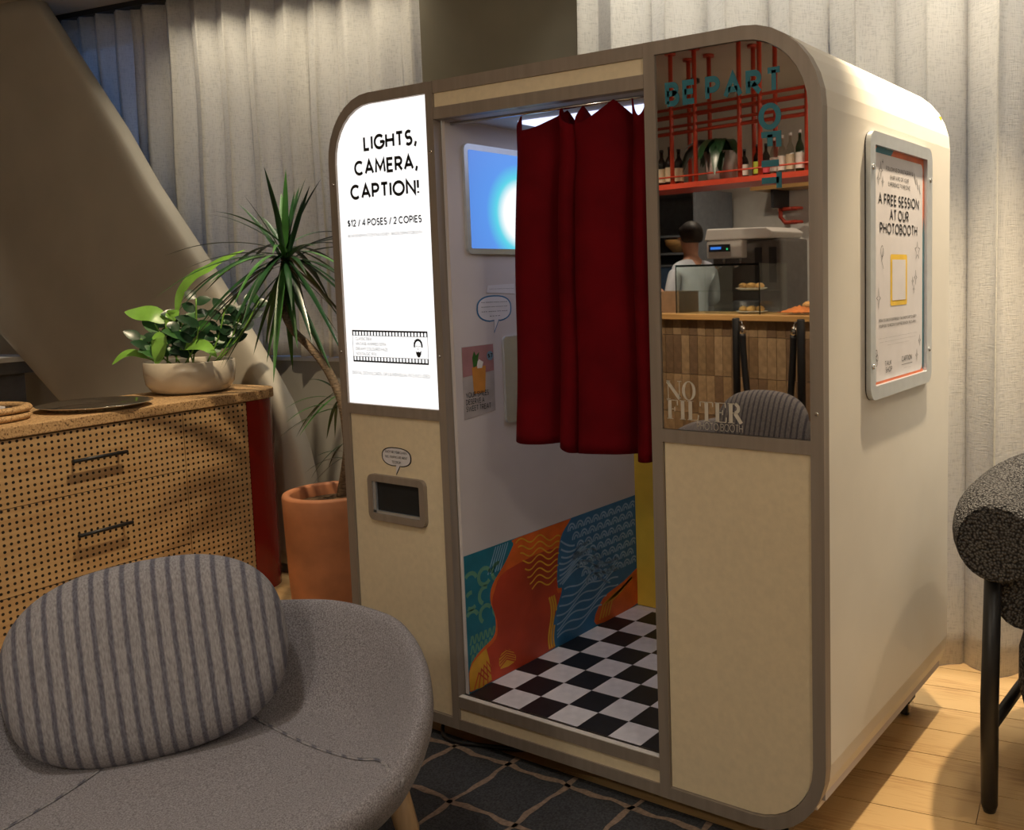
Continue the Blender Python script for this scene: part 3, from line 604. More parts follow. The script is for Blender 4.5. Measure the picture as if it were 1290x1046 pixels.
# casters
for x, y in ((.16, .10), (1.53, .10), (.16, .87), (1.575, .90)):
    c_ = MB().box(-.025, .025, -.03, .03, .052, .066).build('caster', 'black_plastic', booth, loc=(x, y, 0))
    MB().box(-.022, -.017, -.02, .02, .018, .054).box(.017, .022, -.02, .02, .018, .054).build('caster_fork', 'chrome', c_)
    w = MB().lathe([(.008, -.012), (.026, -.012), (.027, 0), (.026, .012), (.008, .012)], 20).build('caster_wheel', 'black_plastic', c_); w.rotation_euler = (0, PI/2, 0); w.location = (0, 0, .027)
cb = MB().tube(cat_rom([(.34, .30, .02), (.33, .12, .05), (.36, .035, .03), (.42, .010, .016), (.52, .03, .016), (.70, .12, .006), (.80, .3, .006)]), .006, 8).build('power_cable', 'black_plastic'); tag(cb, 'black cable looping out from under the photo booth', 'cable')
# red velvet curtain in the doorway
path = cat_rom([(.745, .075, 0), (.757, .040, 0), (.80, .018, 0), (.86, .034, 0), (.905, .085, 0), (.925, .105, 0), (.928, .07, 0), (.918, .036, 0), (.930, .018, 0), (.955, .016, 0), (.972, .045, 0), (.985, .09, 0), (.984, .06, 0), (.976, .028, 0), (.99, .014, 0), (1.04, .012, 0), (1.10, .03, 0), (1.135, .07, 0), (1.142, .085, 0), (1.145, .05, 0), (1.165, .022, 0), (1.19, .016, 0), (1.206, .03, 0)], 7)
n = len(path); rows = []; HK = [0, 4, 6.9, 12.2, 16, 19.5, 22]
for i in range(33):
    h = i/32; rw = []
    for j, p in enumerate(path):
        s = j/7; k_ = max(q for q in range(len(HK)-1) if HK[q] <= s+1e-6); f = (s-HK[k_])/(HK[k_+1]-HK[k_]); sag = .050*(4*f*(1-f))**1.2
        top = 1.897-sag; bot = .983-.017*min(1, max(0, (s-6)/3))-.006*math.sin(s*.7)
        hh = h**1.0; z = top+(bot-top)*hh
        fl_ = 1+.10*h-.18*math.exp(-((h-.1)/.05)**2)
        rw.append((p.x+(-.040*h*(1-s/22)), .055+(p.y-.055)*fl_+.004*math.sin(h*9+s), z))
    rows.append(rw)
dc = MB().grid(rows).build('doorway_curtain', 'velvet', solid=.004); tag(dc, 'dark red velvet curtain hanging in the photo booth doorway', 'curtain')
rod = MB().tube([(XA+.004, .055, 1.899), (XC-.003, .055, 1.899)], .005, 10).build('curtain_rod', 'chrome', booth)
# framed notice on the side wall
po = thing('poster_frame', 'silver framed notice with black text screwed to the booth side', 'poster', (BW, .5, 1.455))
def po_b(mb, name, mat): o = mb.build(name, mat, po); o.location = (-BW, -.5, -1.455); return o
SX = BW
MBf = MB(); oo = rrect(.255, .745, 1.118, 1.790, (.035,)*4); ii = rrect(.290, .700, 1.153, 1.757, (.004,)*4); nn = len(oo)
vs = [(SX+x, y, z) for x in (.003, .016) for q in (oo, ii) for y, z in q]; fs = []
for j in range(nn):
    k_ = (j+1) % nn; fs += [(j, k_, nn+k_, nn+j), (2*nn+j, 3*nn+j, 3*nn+k_, 2*nn+k_), (j, 2*nn+j, 2*nn+k_, k_), (nn+j, nn+k_, 3*nn+k_, 3*nn+j)]
MBf.add(vs, fs); po_b(MBf, 'frame', 'steel_frame')
po_b(MB().prism(oo, 'x', SX+.0005, SX+.0035), 'frame_back', 'black_plastic')
def sd(mat, pts, o, name='sheet'): return po_b(MB().add([(SX+o, y, z) for y, z in pts], [tuple(range(len(pts)))]), name, mat)
sd('mural_orange', [(.290, 1.153), (.700, 1.153), (.700, 1.757), (.290, 1.757)], .0042, 'backing_print')
sd('mural_teal', [(.310, 1.742), (.43, 1.742), (.45, 1.757), (.33, 1.757)], .0046, 'backing_print'); sd('mural_teal', [(.692, 1.16), (.70, 1.16), (.70, 1.60), (.692, 1.55)], .0046, 'backing_print'); sd('mural_yellow', [(.29, 1.735), (.30, 1.735), (.325, 1.757), (.31, 1.757)], .0046, 'backing_print')
sd('paper', rrect(.293, .690, 1.160, 1.742, (.02,)*4), .0052)
def side_text(rows, mat):
    for tx, ya, yb, zb, cap, t in rows: po_b(lettering(MB(), tx, (SX+.0058, ya, zb), (0, 1, 0), (0, 0, 1), cap, yb-ya, t, .15), 'lettering', mat)
side_text([('A FREE SESSION', .335, .655, 1.614, .029, .17), ('AT OUR', .418, .568, 1.576, .029, .17), ('PHOTOBOOTH', .346, .641, 1.540, .029, .17)], 'print_black')
side_text([('FOLLOW US ON INSTAGRAM &', .392, .602, 1.703, .011, .14), ('SNAP A PIC OF YOUR', .422, .568, 1.682, .011, .14), ('EXPERIENCE TO RECEIVE', .408, .580, 1.664, .011, .14),
           ('SPEAK TO ONE OF OUR FRIENDLY TALK SHOP STAFF TO VERIFY', .338, .636, 1.3125, .008, .15), ("YOUR POST TO RECEIVE YOUR FREE SESSION. T&C'S APPLY.", .338, .636, 1.298, .008, .15)], 'print_black')
side_text([('____ ___ __ _____ ____ __ _______ ___ ____ __ _ ____', .335, .640, 1.268, .0045, .12), ('_____ ___ __ ____ _____ ___ ____ __ _____ ____', .345, .630, 1.258, .0045, .12), ('____ __ _____ ___ ____', .40, .57, 1.248, .0045, .12),
           ('TALK', .383, .432, 1.196, .013, .13), ('SHOP', .388, .437, 1.178, .014, .13), ('CAPTION', .514, .598, 1.196, .015, .16), ('____ ___', .530, .585, 1.176, .004, .12)], 'print_grey')
sd('print_grey', [(.512, 1.187), (.602, 1.187), (.602, 1.1885), (.512, 1.1885)], .0058, 'rule_line')
sd('paper_yellow', rrect(.424, .556, 1.352, 1.488, (.008,)*4), .0057, 'yellow_square'); sd('paper', [(.437, 1.366), (.543, 1.366), (.543, 1.474), (.437, 1.474)], .0062, 'blank_square')
mm = MB()
def sline(pts, t=.0018):
    vs, fs = ribbon(pts, t); mm.add([(SX+.0060, p.x, p.y) for p in vs], fs)
def spark(y, z, r): sline([(y, z+r), (y+r*.18, z+r*.18), (y+r*.55, z), (y+r*.18, z-r*.18), (y, z-r), (y-r*.18, z-r*.18), (y-r*.55, z), (y-r*.18, z+r*.18), (y, z+r)])
for y, z, r in ((.352, 1.700, .022), (.335, 1.678, .016), (.366, 1.672, .013), (.366, 1.722, .006), (.628, 1.425, .020), (.602, 1.415, .012), (.612, 1.392, .012), (.336, 1.375, .026), (.664, 1.245, .016), (.640, 1.205, .016)): spark(y, z, r)
for q in range(3): sline([(.612+.022*q, 1.712-.014*q), (.630+.018*q, 1.682-.012*q)], .003)
sline([(.642, 1.525), (.648, 1.508), (.664, 1.506), (.652, 1.496), (.656, 1.478), (.642, 1.489), (.630, 1.478), (.633, 1.496), (.622, 1.506), (.637, 1.508), (.642, 1.525)])
sline(arc(.362, 1.495, .010, .014, 60, 400, 12)+[(.358, 1.47), (.372, 1.45)])
for q in range(6): sline(arc(.315+.010*math.cos(q*1.05), 1.222+.014*math.sin(q*1.05), .007, .009, 0, 360, 8))
po_b(mm, 'doodles', 'print_grey')
for y, z in ((.272, 1.700), (.724, 1.700), (.270, 1.205), (.722, 1.215)):
    s_ = MB().lathe([(.007, 0), (.007, .003), (.004, .005)], 12).build('screw', 'chrome', po); s_.rotation_euler = (0, PI/2, 0); s_.location = (.016, y-.5, z-1.455)

# ================================================================== LOUNGE CHAIRS
def lounge_chair(label, loc, rz, cush_y, cush_roll):
    t = thing('lounge_chair', label, 'chair', loc, rz)
    tab = [(0, .40), (30, .41), (50, .44), (70, .50), (90, .56), (120, .605), (150, .63), (180, .64)]
    def hh(d):
        d = abs(d)
        for (a, v), (b, w) in zip(tab, tab[1:]):
            if d <= b: f = (d-a)/(b-a); f = f*f*(3-2*f)*.5+f*.5; return v+(w-v)*f
    N = 72; zs = .405; prof = []
    for f, kind, g in ((.0, 's', -.004), (.3, 's', -.004), (.52, 's', 0), (.66, 's', .004), (.74, 's', .012), (.80, 'w', .18), (.87, 'w', .50), (.925, 'w', .82), (.955, 'r', .004), (.985, 'r', .018), (1.015, 'r', .014), (1.04, 'r', -.008), (1.04, 'o', .80), (.985, 'o', .48), (.88, 'o', .18), (.72, 'o', .02), (.45, 'o', -.06), (.0, 'o', -.08)):
        rg = []
        for j in range(N):
            d = j*360/N; d = d-360 if d > 180 else d; th = math.radians(d); ct, st = math.cos(th), math.sin(th)
            A = .375 if ct > 0 else .36; x = A*abs(ct)**.8*(1 if ct > 0 else -1); y = .475*abs(st)**.8*(1 if st > 0 else -1); h = hh(d)
            z = zs+g if kind == 's' else zs+.012+g*(h-zs-.008) if kind == 'w' else h+g if kind == 'r' else .29+g*(h-.29)
            rg.append((x*f, y*f, z))
        prof.append(rg)
    sh = MB().loft(prof).build('shell', 'wool_grey', t, sub=1)
    sm = cat_rom([(-.27, .08, .43), (-.20, .13, .43), (-.03, .235, .43), (.10, .325, .435), (.20, .375, .44), (.27, .39, .43)], 6)
    for s in (1, -1):
        o = MB().tube([(p.x, p.y*s, p.z) for p in sm], .004, 6).build('seam', 'wool_stripe', t); w = o.modifiers.new('w', 'SHRINKWRAP'); w.target = sh; w.offset = .0016; w.wrap_method = 'NEAREST_SURFACEPOINT'; w.wrap_mode = 'ABOVE_SURFACE'
    # loose oval back cushion
    n = 56; rings = []
    for q, (k_, th) in enumerate(((.0, -.058), (.55, -.056), (.82, -.045), (.95, -.028), (1.0, -.004), (.985, .016), (.93, .036), (.80, .054), (.5, .066), (0, .070))):
        rg = []
        for j in range(n):
            a = 2*PI*j/n; ca, sa = math.cos(a), math.sin(a); e = .78
            rg.append((th, .285*k_*abs(ca)**e*(1 if ca > 0 else -1), .218*k_*abs(sa)**e*(1 if sa > 0 else -1)))
        rings.append(rg)
    cu = MB().loft(rings).build('back_cushion', 'wool_stripe', t, sub=1); cu['label'] = 'oval striped back cushion'
    cu.rotation_euler = (cush_roll, -.30, 0); cu.location = (-.20, cush_y, .605)
    for sx, sy in ((1, 1), (1, -1), (-1, 1), (-1, -1)):
        x0, x1 = (.02, .04) if sx > 0 else (-.22, -.28)
        MB().tube([(x0, sy*.40, .315), (x0*.6+x1*.4, sy*.43, .16), (x1, sy*.465, .012), (x1, sy*.465, 0)], [.027, .023, .017, .016], 14).build('leg', 'beech', t)
    for sy in (1, -1): MB().tube([(.02, sy*.395, .285), (-.22, sy*.395, .285)], .020, 10).build('seat_rail', 'beech', t)
    MB().tube([(.02, .395, .285), (.02, -.395, .285)], .020, 10).build('seat_rail', 'beech', t)
    return t
lounge_chair('grey wool lounge chair in front of the perforated sideboard', (.66, -.93, .0098), math.radians(-35), -.085, math.radians(5))
lounge_chair('grey wool lounge chair near the tiled counter, seen in the mirror', R2W(-.09, -2.24, .0098), ROOM+math.radians(84), 0, 0)

# ================================================================== BOUCLE ARMCHAIR
bc = thing('boucle_armchair', 'black and white boucle tub chair on black legs', 'chair', (2.325, .765, 0))
half = [(-.335, -.365, .755), (-.375, -.25, .762), (-.395, -.08, .765), (-.355, .12, .785), (-.22, .28, .795), (0, .34, .80)]
cl = cat_rom(half+[(-x, y, z) for x, y, z in reversed(half[:-1])], 6); n = len(cl)
rad = [.102+.018*math.sin(PI*min(1, i/(n-1)*1.0)) for i in range(n)]
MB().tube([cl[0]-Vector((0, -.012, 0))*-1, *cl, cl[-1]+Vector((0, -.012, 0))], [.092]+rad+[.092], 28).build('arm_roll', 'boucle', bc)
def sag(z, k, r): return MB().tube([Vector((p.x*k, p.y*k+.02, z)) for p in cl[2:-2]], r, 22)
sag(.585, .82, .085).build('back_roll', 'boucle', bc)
st = []
for z, k_ in ((.26, .86), (.275, .96), (.33, 1), (.42, 1), (.475, .96), (.495, .85), (.50, .5)):
    st.append([(.335*k_*abs(math.cos(a))**.6*(1 if math.cos(a) > 0 else -1), -.01+.34*k_*abs(math.sin(a))**.6*(1 if math.sin(a) > 0 else -1), z) for a in [2*PI*j/48 for j in range(48)]])
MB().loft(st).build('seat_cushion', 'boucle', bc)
for sx in (-1, 1):
    MB().tube([(sx*.370, -.291, 0), (sx*.370, -.293, .02), (sx*.372, -.295, .30), (sx*.366, -.298, .66)], [.016, .022, .024, .022], 14).build('leg', 'black_wood', bc)
    MB().tube([(sx*.35, .17, 0), (sx*.35, .17, .02), (sx*.352, .165, .3), (sx*.35, .16, .66)], [.016, .022, .024, .022], 14).build('leg', 'black_wood', bc)
    MB().tube([(sx*.368, -.28, .235), (sx*.352, .16, .235)], .016, 10).build('stretcher', 'black_wood', bc)
MB().tube([(-.352, .16, .235), (.352, .16, .235)], .016, 10).build('stretcher', 'black_wood', bc)

# ================================================================== SIDEBOARD (room axes; front face looks along +a)
sb = rthing('sideboard', 'perforated plywood sideboard with rounded dark red end and cork top', 'sideboard', -1.565, 0, 0)
def cap_outline(a0, a1, b1, r, b0=-1.25, n=10):
    return [(a0, b0), (a1, b0)]+[(a1-r+r*math.cos(PI/2*i/n), b1-r+r*math.sin(PI/2*i/n)) for i in range(n+1)]+[(a0+.03, b1), (a0, b1-.03)]
OF = 1.565
MB().box(-1.79+OF, -1.353+OF, -1.24, .80, .0, .905).build('carcass', 'perforated_ply', sb)
red_o = [(-1.333, .797)]+[(-1.333-.16+.16*math.cos(PI/2*i/12), .867+.16*math.sin(PI/2*i/12)) for i in range(13)]+[(-1.80, 1.027), (-1.80, .797)]
MB().prism([(x+OF, y) for x, y in red_o], 'z', 0, .905).build('end_panel', 'red_gloss', sb)['label'] = 'rounded glossy dark red end panel'
ct_ = MB().prism([(x+OF, y) for x, y in cap_outline(-1.815, -1.325, 1.040, .165)], 'z', .907, .950).build('worktop', 'cork', sb, bevel=.004); ct_['label'] = 'speckled cork top'
def front(name, b0, b1, z0, z1): return MB().box(-1.352+OF, -1.333+OF, b0+.0015, b1-.0015, z0+.0015, z1-.0015).build(name, 'perforated_ply', sb, bevel=.001)
front('side_panel', .467, .796, .02, .903)
zs_ = [.903, .655, .333, .02]
for b0, b1 in ((-.36, .466), (-1.24, -.361)):
    for z1_, z0_ in zip(zs_, zs_[1:]):
        d_ = front('drawer', b0, b1, z0_, z1_)
        zc = {.903: .786, .655: .4975, .333: .19}[z1_]; bc_ = .077 if b0 > -.5 else -.80
        MB().tube([(-1.305+OF, bc_-.11, zc), (-1.305+OF, bc_+.11, zc)], .0075, 10).tube([(-1.305+OF, bc_-.09, zc), (-1.334+OF, bc_-.09, zc)], .005, 8).tube([(-1.305+OF, bc_+.09, zc), (-1.334+OF, bc_+.09, zc)], .005, 8).build('handle', 'black_plastic', d_)
# tray, stacked cork trays
tr = rthing('silver_tray', 'round polished silver tray lying on the cork top', 'tray', -1.515, .215, .951)
MB().lathe([(.0, .004), (.15, .004), (.165, .007), (.185, .019), (.205, .022), (.207, .020), (.186, .014), (.165, .002), (.15, 0), (0, 0)], 56).build('dish', 'silver', tr)
for i, (z, lab) in enumerate(((.951, 'lower round cork-rimmed tray of the stacked pair'), (.978, 'upper round cork-rimmed tray of the stacked pair, with papers'))):
    ck = rthing('cork_tray', lab, 'tray', -1.60-.01*i, -.205+.012*i, z, 0, 'cork trays on the sideboard')
    MB().lathe([(.150, .002), (.165, .0), (.182, .004), (.188, .0135), (.182, .023), (.166, .0265), (.152, .022), (.148, .012), (.150, .002)], 48, caps=False).build('rim', 'cork', ck)
    MB().lathe([(.152, .003), (.152, .008)], 40).build('base', 'black_plastic', ck)
pp = rthing('paper_stack', 'white papers lying in the upper cork tray', 'papers', -1.615, -.20, .9865)
MB().box(-.10, .055, -.10, .095, 0, .012).build('sheets', 'paper', pp)

# ================================================================== PLANTS
def blade(mb, pts, w, fold=.25, face=(0, 0, 1)):
    P = cat_rom(pts, 4); n = len(P); L, Mi, Rr = [], [], []
    for i, p in enumerate(P):
        t = (P[min(i+1, n-1)]-P[max(i-1, 0)]).normalized(); s = t.cross(Vector(face))
        if s.length < .05: s = Vector((1, 0, 0))
        s.normalize(); nn_ = s.cross(t); f = i/(n-1); k_ = w(f)
        L.append(p+s*k_+nn_*fold*k_); Rr.append(p-s*k_+nn_*fold*k_); Mi.append(p)
    return mb.grid([L, Mi, Rr])
dr = thing('dragon_tree', 'tall spiky dragon tree with thin bent trunk in terracotta pot', 'potted plant', (-.73, .50, 0))
MB().lathe([(.165, .0), (.178, .03), (.190, .25), (.198, .50), (.200, .575), (.196, .585), (.172, .585), (.168, .575), (.166, .52)], 48, caps=False).lathe([(0, 0), (.165, 0)], 48, caps=False).build('pot', 'terracotta', dr)
MB().lathe([(.0, .545), (.08, .548), (.167, .535), (.167, .50), (0, .50)], 40).build('soil', 'soil', dr)
tk = [(-.024, .05, .53), (.030, .05, .70), (.042, .05, .80), (.015, .05, .954), (-.067, .05, 1.085), (-.172, .05, 1.174), (-.278, .05, 1.244), (-.337, .05, 1.328), (-.345, .05, 1.421), (-.300, .05, 1.56)]
tp = cat_rom(tk, 5); MB().tube(tp, [.021-.008*i/len(tp) for i in range(len(tp))], 12).build('trunk', 'bark', dr)
rn = random.Random(12)
def spray(c, n, l0, l1, e0, e1, mat, az0=0, az1=360, wd=.0145):
    for i in range(n):
        az = math.radians(az0+(az1-az0)*(i+rn.uniform(-.3, .3))/n); el = math.radians(rn.uniform(e0, e1)); L = rn.uniform(l0, l1)
        d = Vector((math.cos(az)*math.cos(el), math.sin(az)*math.cos(el), math.sin(el))); dr_ = L*(.10+.42*max(0, math.cos(el))**2)*rn.uniform(.5, 1.2)
        c0 = Vector(c)+Vector((0, 0, rn.uniform(-.06, .03))); pts = [c0+d*L*f-Vector((0, 0, dr_*f*f)) for f in (0, .25, .5, .75, 1)]
        W_ = wd*rn.uniform(.8, 1.15); blade(MB(), pts, lambda f: W_*(.45+1.5*f if f < .3 else .9*(1-((f-.3)/.7)**2.2)+.02), .3).build('leaf', mat if rn.random() < .8 else 'leaf', dr)
cr = (-.300, .05, 1.575)
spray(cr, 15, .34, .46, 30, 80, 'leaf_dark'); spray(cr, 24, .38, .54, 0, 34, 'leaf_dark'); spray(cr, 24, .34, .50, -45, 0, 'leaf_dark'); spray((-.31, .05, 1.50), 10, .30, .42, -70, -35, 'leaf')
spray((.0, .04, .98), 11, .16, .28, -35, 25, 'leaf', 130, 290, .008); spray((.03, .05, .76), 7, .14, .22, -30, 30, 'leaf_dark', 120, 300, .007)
zz = rthing('bowl_planter', 'low cream bowl planted with broad glossy green leaves', 'potted plant', -1.605, .735, .951)
MB().lathe([(.0, .0), (.125, .0), (.160, .012), (.183, .045), (.190, .09), (.190, .145), (.186, .148), (.182, .145), (.180, .10), (.172, .05)], 48, caps=False).build('bowl', 'bowl_glaze', zz)
MB().lathe([(.0, .128), (.181, .124), (.176, .07), (0, .07)], 40).build('soil', 'soil', zz)
RX, RY = .918, .396; U = .0037
def zpt(px, py, dep=0.0): r = (px-243)*U; return Vector((r*RX-dep*RY, r*RY+dep*RX, .147+(449-py)*U))
def zleaf(px, w, mat, dep=0.0, d1=0.0):
    k_ = len(px); pts = [zpt(x, y, dep+(d1-dep)*i/(k_-1)) for i, (x, y) in enumerate(px)]
    blade(MB(), pts, lambda f: w*(math.sin(PI*min(1, f**.8))**.75)+.0015, .18, (.50, -.60, .55)).build('leaf', mat, zz)
def zstem(px, dep=0.0, d1=0.0, r=.004): MB().tube(cat_rom([zpt(x, y, dep+(d1-dep)*i/(len(px)-1)) for i, (x, y) in enumerate(px)], 4), r, 8).build('stem', 'leaf_bright', zz)
zstem([(215, 452), (217, 425), (220, 405)]); zleaf([(221, 402), (207, 391), (190, 390), (176, 387)], .040, 'leaf_bright', -.02, -.06); zleaf([(220, 404), (226, 396), (230, 392), (222, 410)], .034, 'leaf_bright', 0, -.04)
zstem([(222, 452), (224, 420), (226, 392)], .03, .03); zleaf([(226, 392), (233, 365), (250, 345), (268, 336), (286, 325), (315, 313)], .022, 'leaf_bright', .03, .05)
zstem([(212, 452), (206, 446), (200, 443)], -.05, -.08); zleaf([(204, 444), (190, 437), (178, 439), (166, 450)], .017, 'leaf_bright', -.08, -.12)
zleaf([(244, 432), (262, 428), (282, 430), (298, 443)], .030, 'leaf_bright', -.09, -.15); zleaf([(214, 418), (222, 420), (220, 440), (216, 452)], .030, 'leaf_bright', -.10, -.10)
rn = random.Random(3)
for (bx, tx, ty, dp) in ((232, 205, 402, -.02), (240, 232, 396, .02), (250, 262, 372, -.04), (262, 285, 385, .05), (270, 300, 395, .08), (226, 196, 420, -.08), (255, 248, 410, -.10), (272, 322, 378, .10), (246, 275, 405, -.12)):
    zstem([(bx, 452), ((bx+tx)/2+2, (452+ty)/2+4), (tx, ty)], dp*.5, dp, .0035)
    for i in range(9):
        f = .22+.78*i/8; x, y = bx+(tx-bx)*f, 452+(ty-452)*f; sgn = 1 if i % 2 else -1
        zleaf([(x, y), (x+sgn*7, y-5), (x+sgn*14+rn.uniform(-3, 3), y-8+rn.uniform(-5, 5))], .024, 'leaf_dark' if rn.random() < .75 else 'leaf', dp*(.5+.5*f), dp+sgn*.03+rn.uniform(-.03, .03))
# ================================================================== HIGH TABLE BEYOND THE COLUMN
tb = rthing('bar_table', 'white bar table with dark grey frame beyond the leaning column', 'table', -4.16, 1.10, 0)
MB().box(-.66, .66, -.14, .14, 1.02, 1.05).build('table_top', 'table_white', tb, bevel=.003)
MB().box(-.64, .64, -.12, .12, .95, 1.019).build('apron', 'table_grey', tb)
for x in (-.6, .55): MB().box(x-.03, x+.03, -.10, .10, 0, .951).build('leg', 'table_grey', tb)

# ================================================================== RUG
rg_ = thing('rug', 'charcoal rug with tan grid lines in front of the photo booth', 'rug', (.8, -1.3, 0))
def rgb(mb, name, mat): o = mb.build(name, mat, rg_); o.location = (-.8, 1.3, 0); return o
rgb(MB().box(-.60, 2.10, -2.6, .045, .0005, .008), 'pile', 'rug_pile')
rn = random.Random(8); GX, GY = .2245, .2215
def wob(x, y): return .004*math.sin(x*31+y*17)+.003*math.sin(x*67+y*11)
def gline(vert, c, s0, s1):
    n = int((s1-s0)/.03); r0, r1 = [], []
    for i in range(n+1):
        s = s0+(s1-s0)*i/n; w = .0085+.0025*math.sin(s*40+c*9); o_ = wob(s, c)
        r0.append((c+o_-w, s, .0095) if vert else (s, c+o_-w, .0095)); r1.append((c+o_+w, s, .0095) if vert else (s, c+o_+w, .0095))
    rgb(MB().grid([r0, r1], False), 'grid_line', 'rug_line')
for i in range(-4, 8): gline(True, .0+GX*i+.001, -2.58, .04) if -.58 < GX*i < 2.08 else None
for j in range(0, 12): gline(False, -.006-GY*j, -.58, 2.08)

# ================================================================== CAFE BEHIND THE CAMERA, SEEN IN THE MIRROR (room axes)
ct = rthing('service_counter', 'tiled service counter with oak top', 'counter', -1.15, -3.65)
CA, CB = 1.15, 3.65
MB().box(-3.2+CA, .9+CA, -3.83+CB, -3.425+CB, 0, 1.135).build('counter_body', 'grout', ct)
MB().box(-3.22+CA, .92+CA, -3.85+CB, -3.375+CB, 1.137, 1.176).build('counter_top', 'counter_wood', ct, bevel=.004)
rn = random.Random(21)
for (z0, z1) in ((.0, .206), (.210, .480), (.484, .752), (.756, 1.026), (1.030, 1.134)):
    mm_ = [MB().box(-.0352, .0352, -3.426+CB, -3.412+CB, z0, z1).mesh('tile', q[0]) for q in TILES]
    for i in range(42):
        o = bpy.data.objects.new('tile', mm_[rn.randrange(4)]); C.objects.link(o); o.parent = ct; o.location = (-2.36+CA+.0742*i, rn.uniform(-.001, .001), 0)
for a, s in ((-.778, 1), (-.292, -1)):
    p_ = rthing('barrier_post', 'black rope barrier post on the side of the %s' % ('glass case' if s > 0 else 'orange napkins'), 'barrier post', a, -3.1)
    MB().lathe([(0, 0), (.15, 0), (.15, .012), (.03, .03), (0, .03)], 32).build('base', 'black_plastic', p_)
    MB().lathe([(.024, .028), (.024, 1.165), (.020, 1.172), (0, 1.172)], 20).build('post', 'black_strap', p_)
    MB().tube([(s*.02, 0, 1.155), (s*.045, 0, 1.150), (s*.05, 0, 1.12)], .005, 8).build('hook', 'chrome', p_)
rp = rthing('barrier_rope', 'black rope slung between the two barrier posts', 'rope', -.535, -3.1, .30)
rpt = cat_rom([(-.728, 0, 1.075), (-.722, 0, .95), (-.692, 0, .68), (-.63, 0, .45), (-.54, 0, .37), (-.45, 0, .43), (-.385, 0, .60), (-.352, 0, .92), (-.345, 0, 1.075)], 6)
MB().tube([(p.x+.535, 0, p.z-.30) for p in rpt], .021, 12).build('rope', 'black_strap', rp)
for x in (-.728, -.343): MB().tube([(x+.535, 0, .775), (x+.535, 0, .825)], [.022, .014], 12).build('rope_end', 'chrome', rp)
gc = rthing('display_case', 'glass display case on the tiled counter', 'display case', -1.213, -3.61, 1.177)
x0, x1, yy0, yy1, h = -.365, .365, -.16, .16, .330
for nm, bx_ in (('glass_pane', (x0, x1, yy1-.006, yy1, 0, h)), ('glass_pane', (x0, x0+.006, yy0, yy1-.007, 0, h)), ('glass_pane', (x1-.006, x1, yy0, yy1-.007, 0, h)), ('glass_top', (x0, x1, yy0, yy1, h+.001, h+.008)), ('glass_shelf', (x0+.008, x1-.008, yy0, yy1-.01, .150, .156))):
    MB().box(*bx_).build(nm, 'case_glass', gc)
for x in (x0, x1): MB().box(x-.003, x+.003, yy1-.003, yy1+.003, 0, h).build('edge_strip', 'glass_edge', gc)
MB().box(x0, x1, yy1-.002, yy1+.004, h-.004, h+.010).build('edge_strip', 'glass_edge', gc); MB().box(-.11, -.105, yy0, yy1-.01, 0, h).build('divider', 'case_glass', gc)
for z, zz_ in ((.158, 0), (.0, 1)):
    pt = rthing('pastry_plate', 'plate of pastries on the %s of the display case' % ('glass shelf' if z else 'floor'), 'plate', -1.04, -3.62, 1.179+z)
    MB().lathe([(0, .006), (.08, .006), (.11, .014), (.11, .011), (.08, 0), (0, 0)], 28).build('plate', 'machine_white', pt)
    for k_ in range(4): MB().lathe([(0, .0), (.028, .006), (.033, .02), (.022, .036), (0, .042)], 14, (-.05+.033*k_, .03*(-1)**k_, .007)).build('pastry', 'bread', pt)
nk = rthing('napkin', 'crumpled orange napkin on the counter beside the glass case', 'napkin', -.60, -3.55, 1.177)
rn = random.Random(5); rr_ = []
for i in range(9): rr_.append([(-.13+.26*j/12, -.07+.14*i/8, .012+.045*abs(math.sin(j*.9+i*.7))*math.sin(PI*j/12)*math.sin(PI*i/8)+rn.uniform(0, .006)) for j in range(13)])
MB().grid(rr_).build('cloth', 'cloth_orange', nk, solid=.003)
pz = rthing('bread_board', 'dark board with bread standing behind the orange napkin', 'board', -.55, -3.78, 1.177)
MB().box(-.20, .20, -.10, .10, .0, .025).build('board', 'machine_dark', pz)
for k_ in range(3): MB().lathe([(0, 0), (.05, .01), (.055, .03), (.03, .05), (0, .055)], 16, (-.12+.12*k_, 0, .026)).build('bread', 'bread', pz)
bx2 = rthing('carton', 'brown cardboard carton on the counter beside the glass case', 'carton', -1.80, -3.66, 1.177)
MB().box(-.16, .16, -.11, .11, 0, .15).build('body', 'box_card', bx2); MB().box(-.16, .16, -.11, .0, .1505, .153).build('flap', 'box_card', bx2)
bk_ = rthing('back_counter', 'dark back counter under the coffee machine', 'counter', -1.9, -5.0)
MB().box(-1.5, 2.6, -.59, .60, 0, .94).build('body', 'machine_dark', bk_); MB().box(-1.5, 2.6, -.59, .62, .941, .975).build('top', 'shelf_grey', bk_)
cm = rthing('coffee_machine', 'white and grey coffee machine with blue display', 'coffee machine', -1.80, -4.72, .976)
MB().box(-.34, .36, -.22, .16, .0, .745).build('body', 'machine_grey', cm, bevel=.02)
MB().box(-.35, .02, .05, .225, .60, .745).build('front_panel', 'machine_white', cm, bevel=.012)
MB().prism([(-.37, .748), (.30, .748), (.33, .80), (.26, .835), (-.34, .845)], 'y', -.20, .23).build('lid', 'machine_white', cm, bevel=.01)
dp = MB().box(-.32, -.10, .2255, .232, .655, .715).build('display', 'machine_dark', cm); MB().box(-.30, -.19, .2325, .2335, .675, .695).build('screen', 'display_blue', dp); MB().box(-.135, -.12, .2325, .2335, .668, .682).build('lamp', 'display_green', dp)
for x in (-.22, -.05): MB().tube([(x, .13, .60), (x, .13, .53)], [.035, .028], 14).tube([(x, .13, .545), (x, .24, .53)], .011, 8).build('spout', 'chrome', cm)
for x in (.10, .24): MB().box(x, x+.07, .1605, .164, .40, .68).build('vent', 'machine_dark', cm)
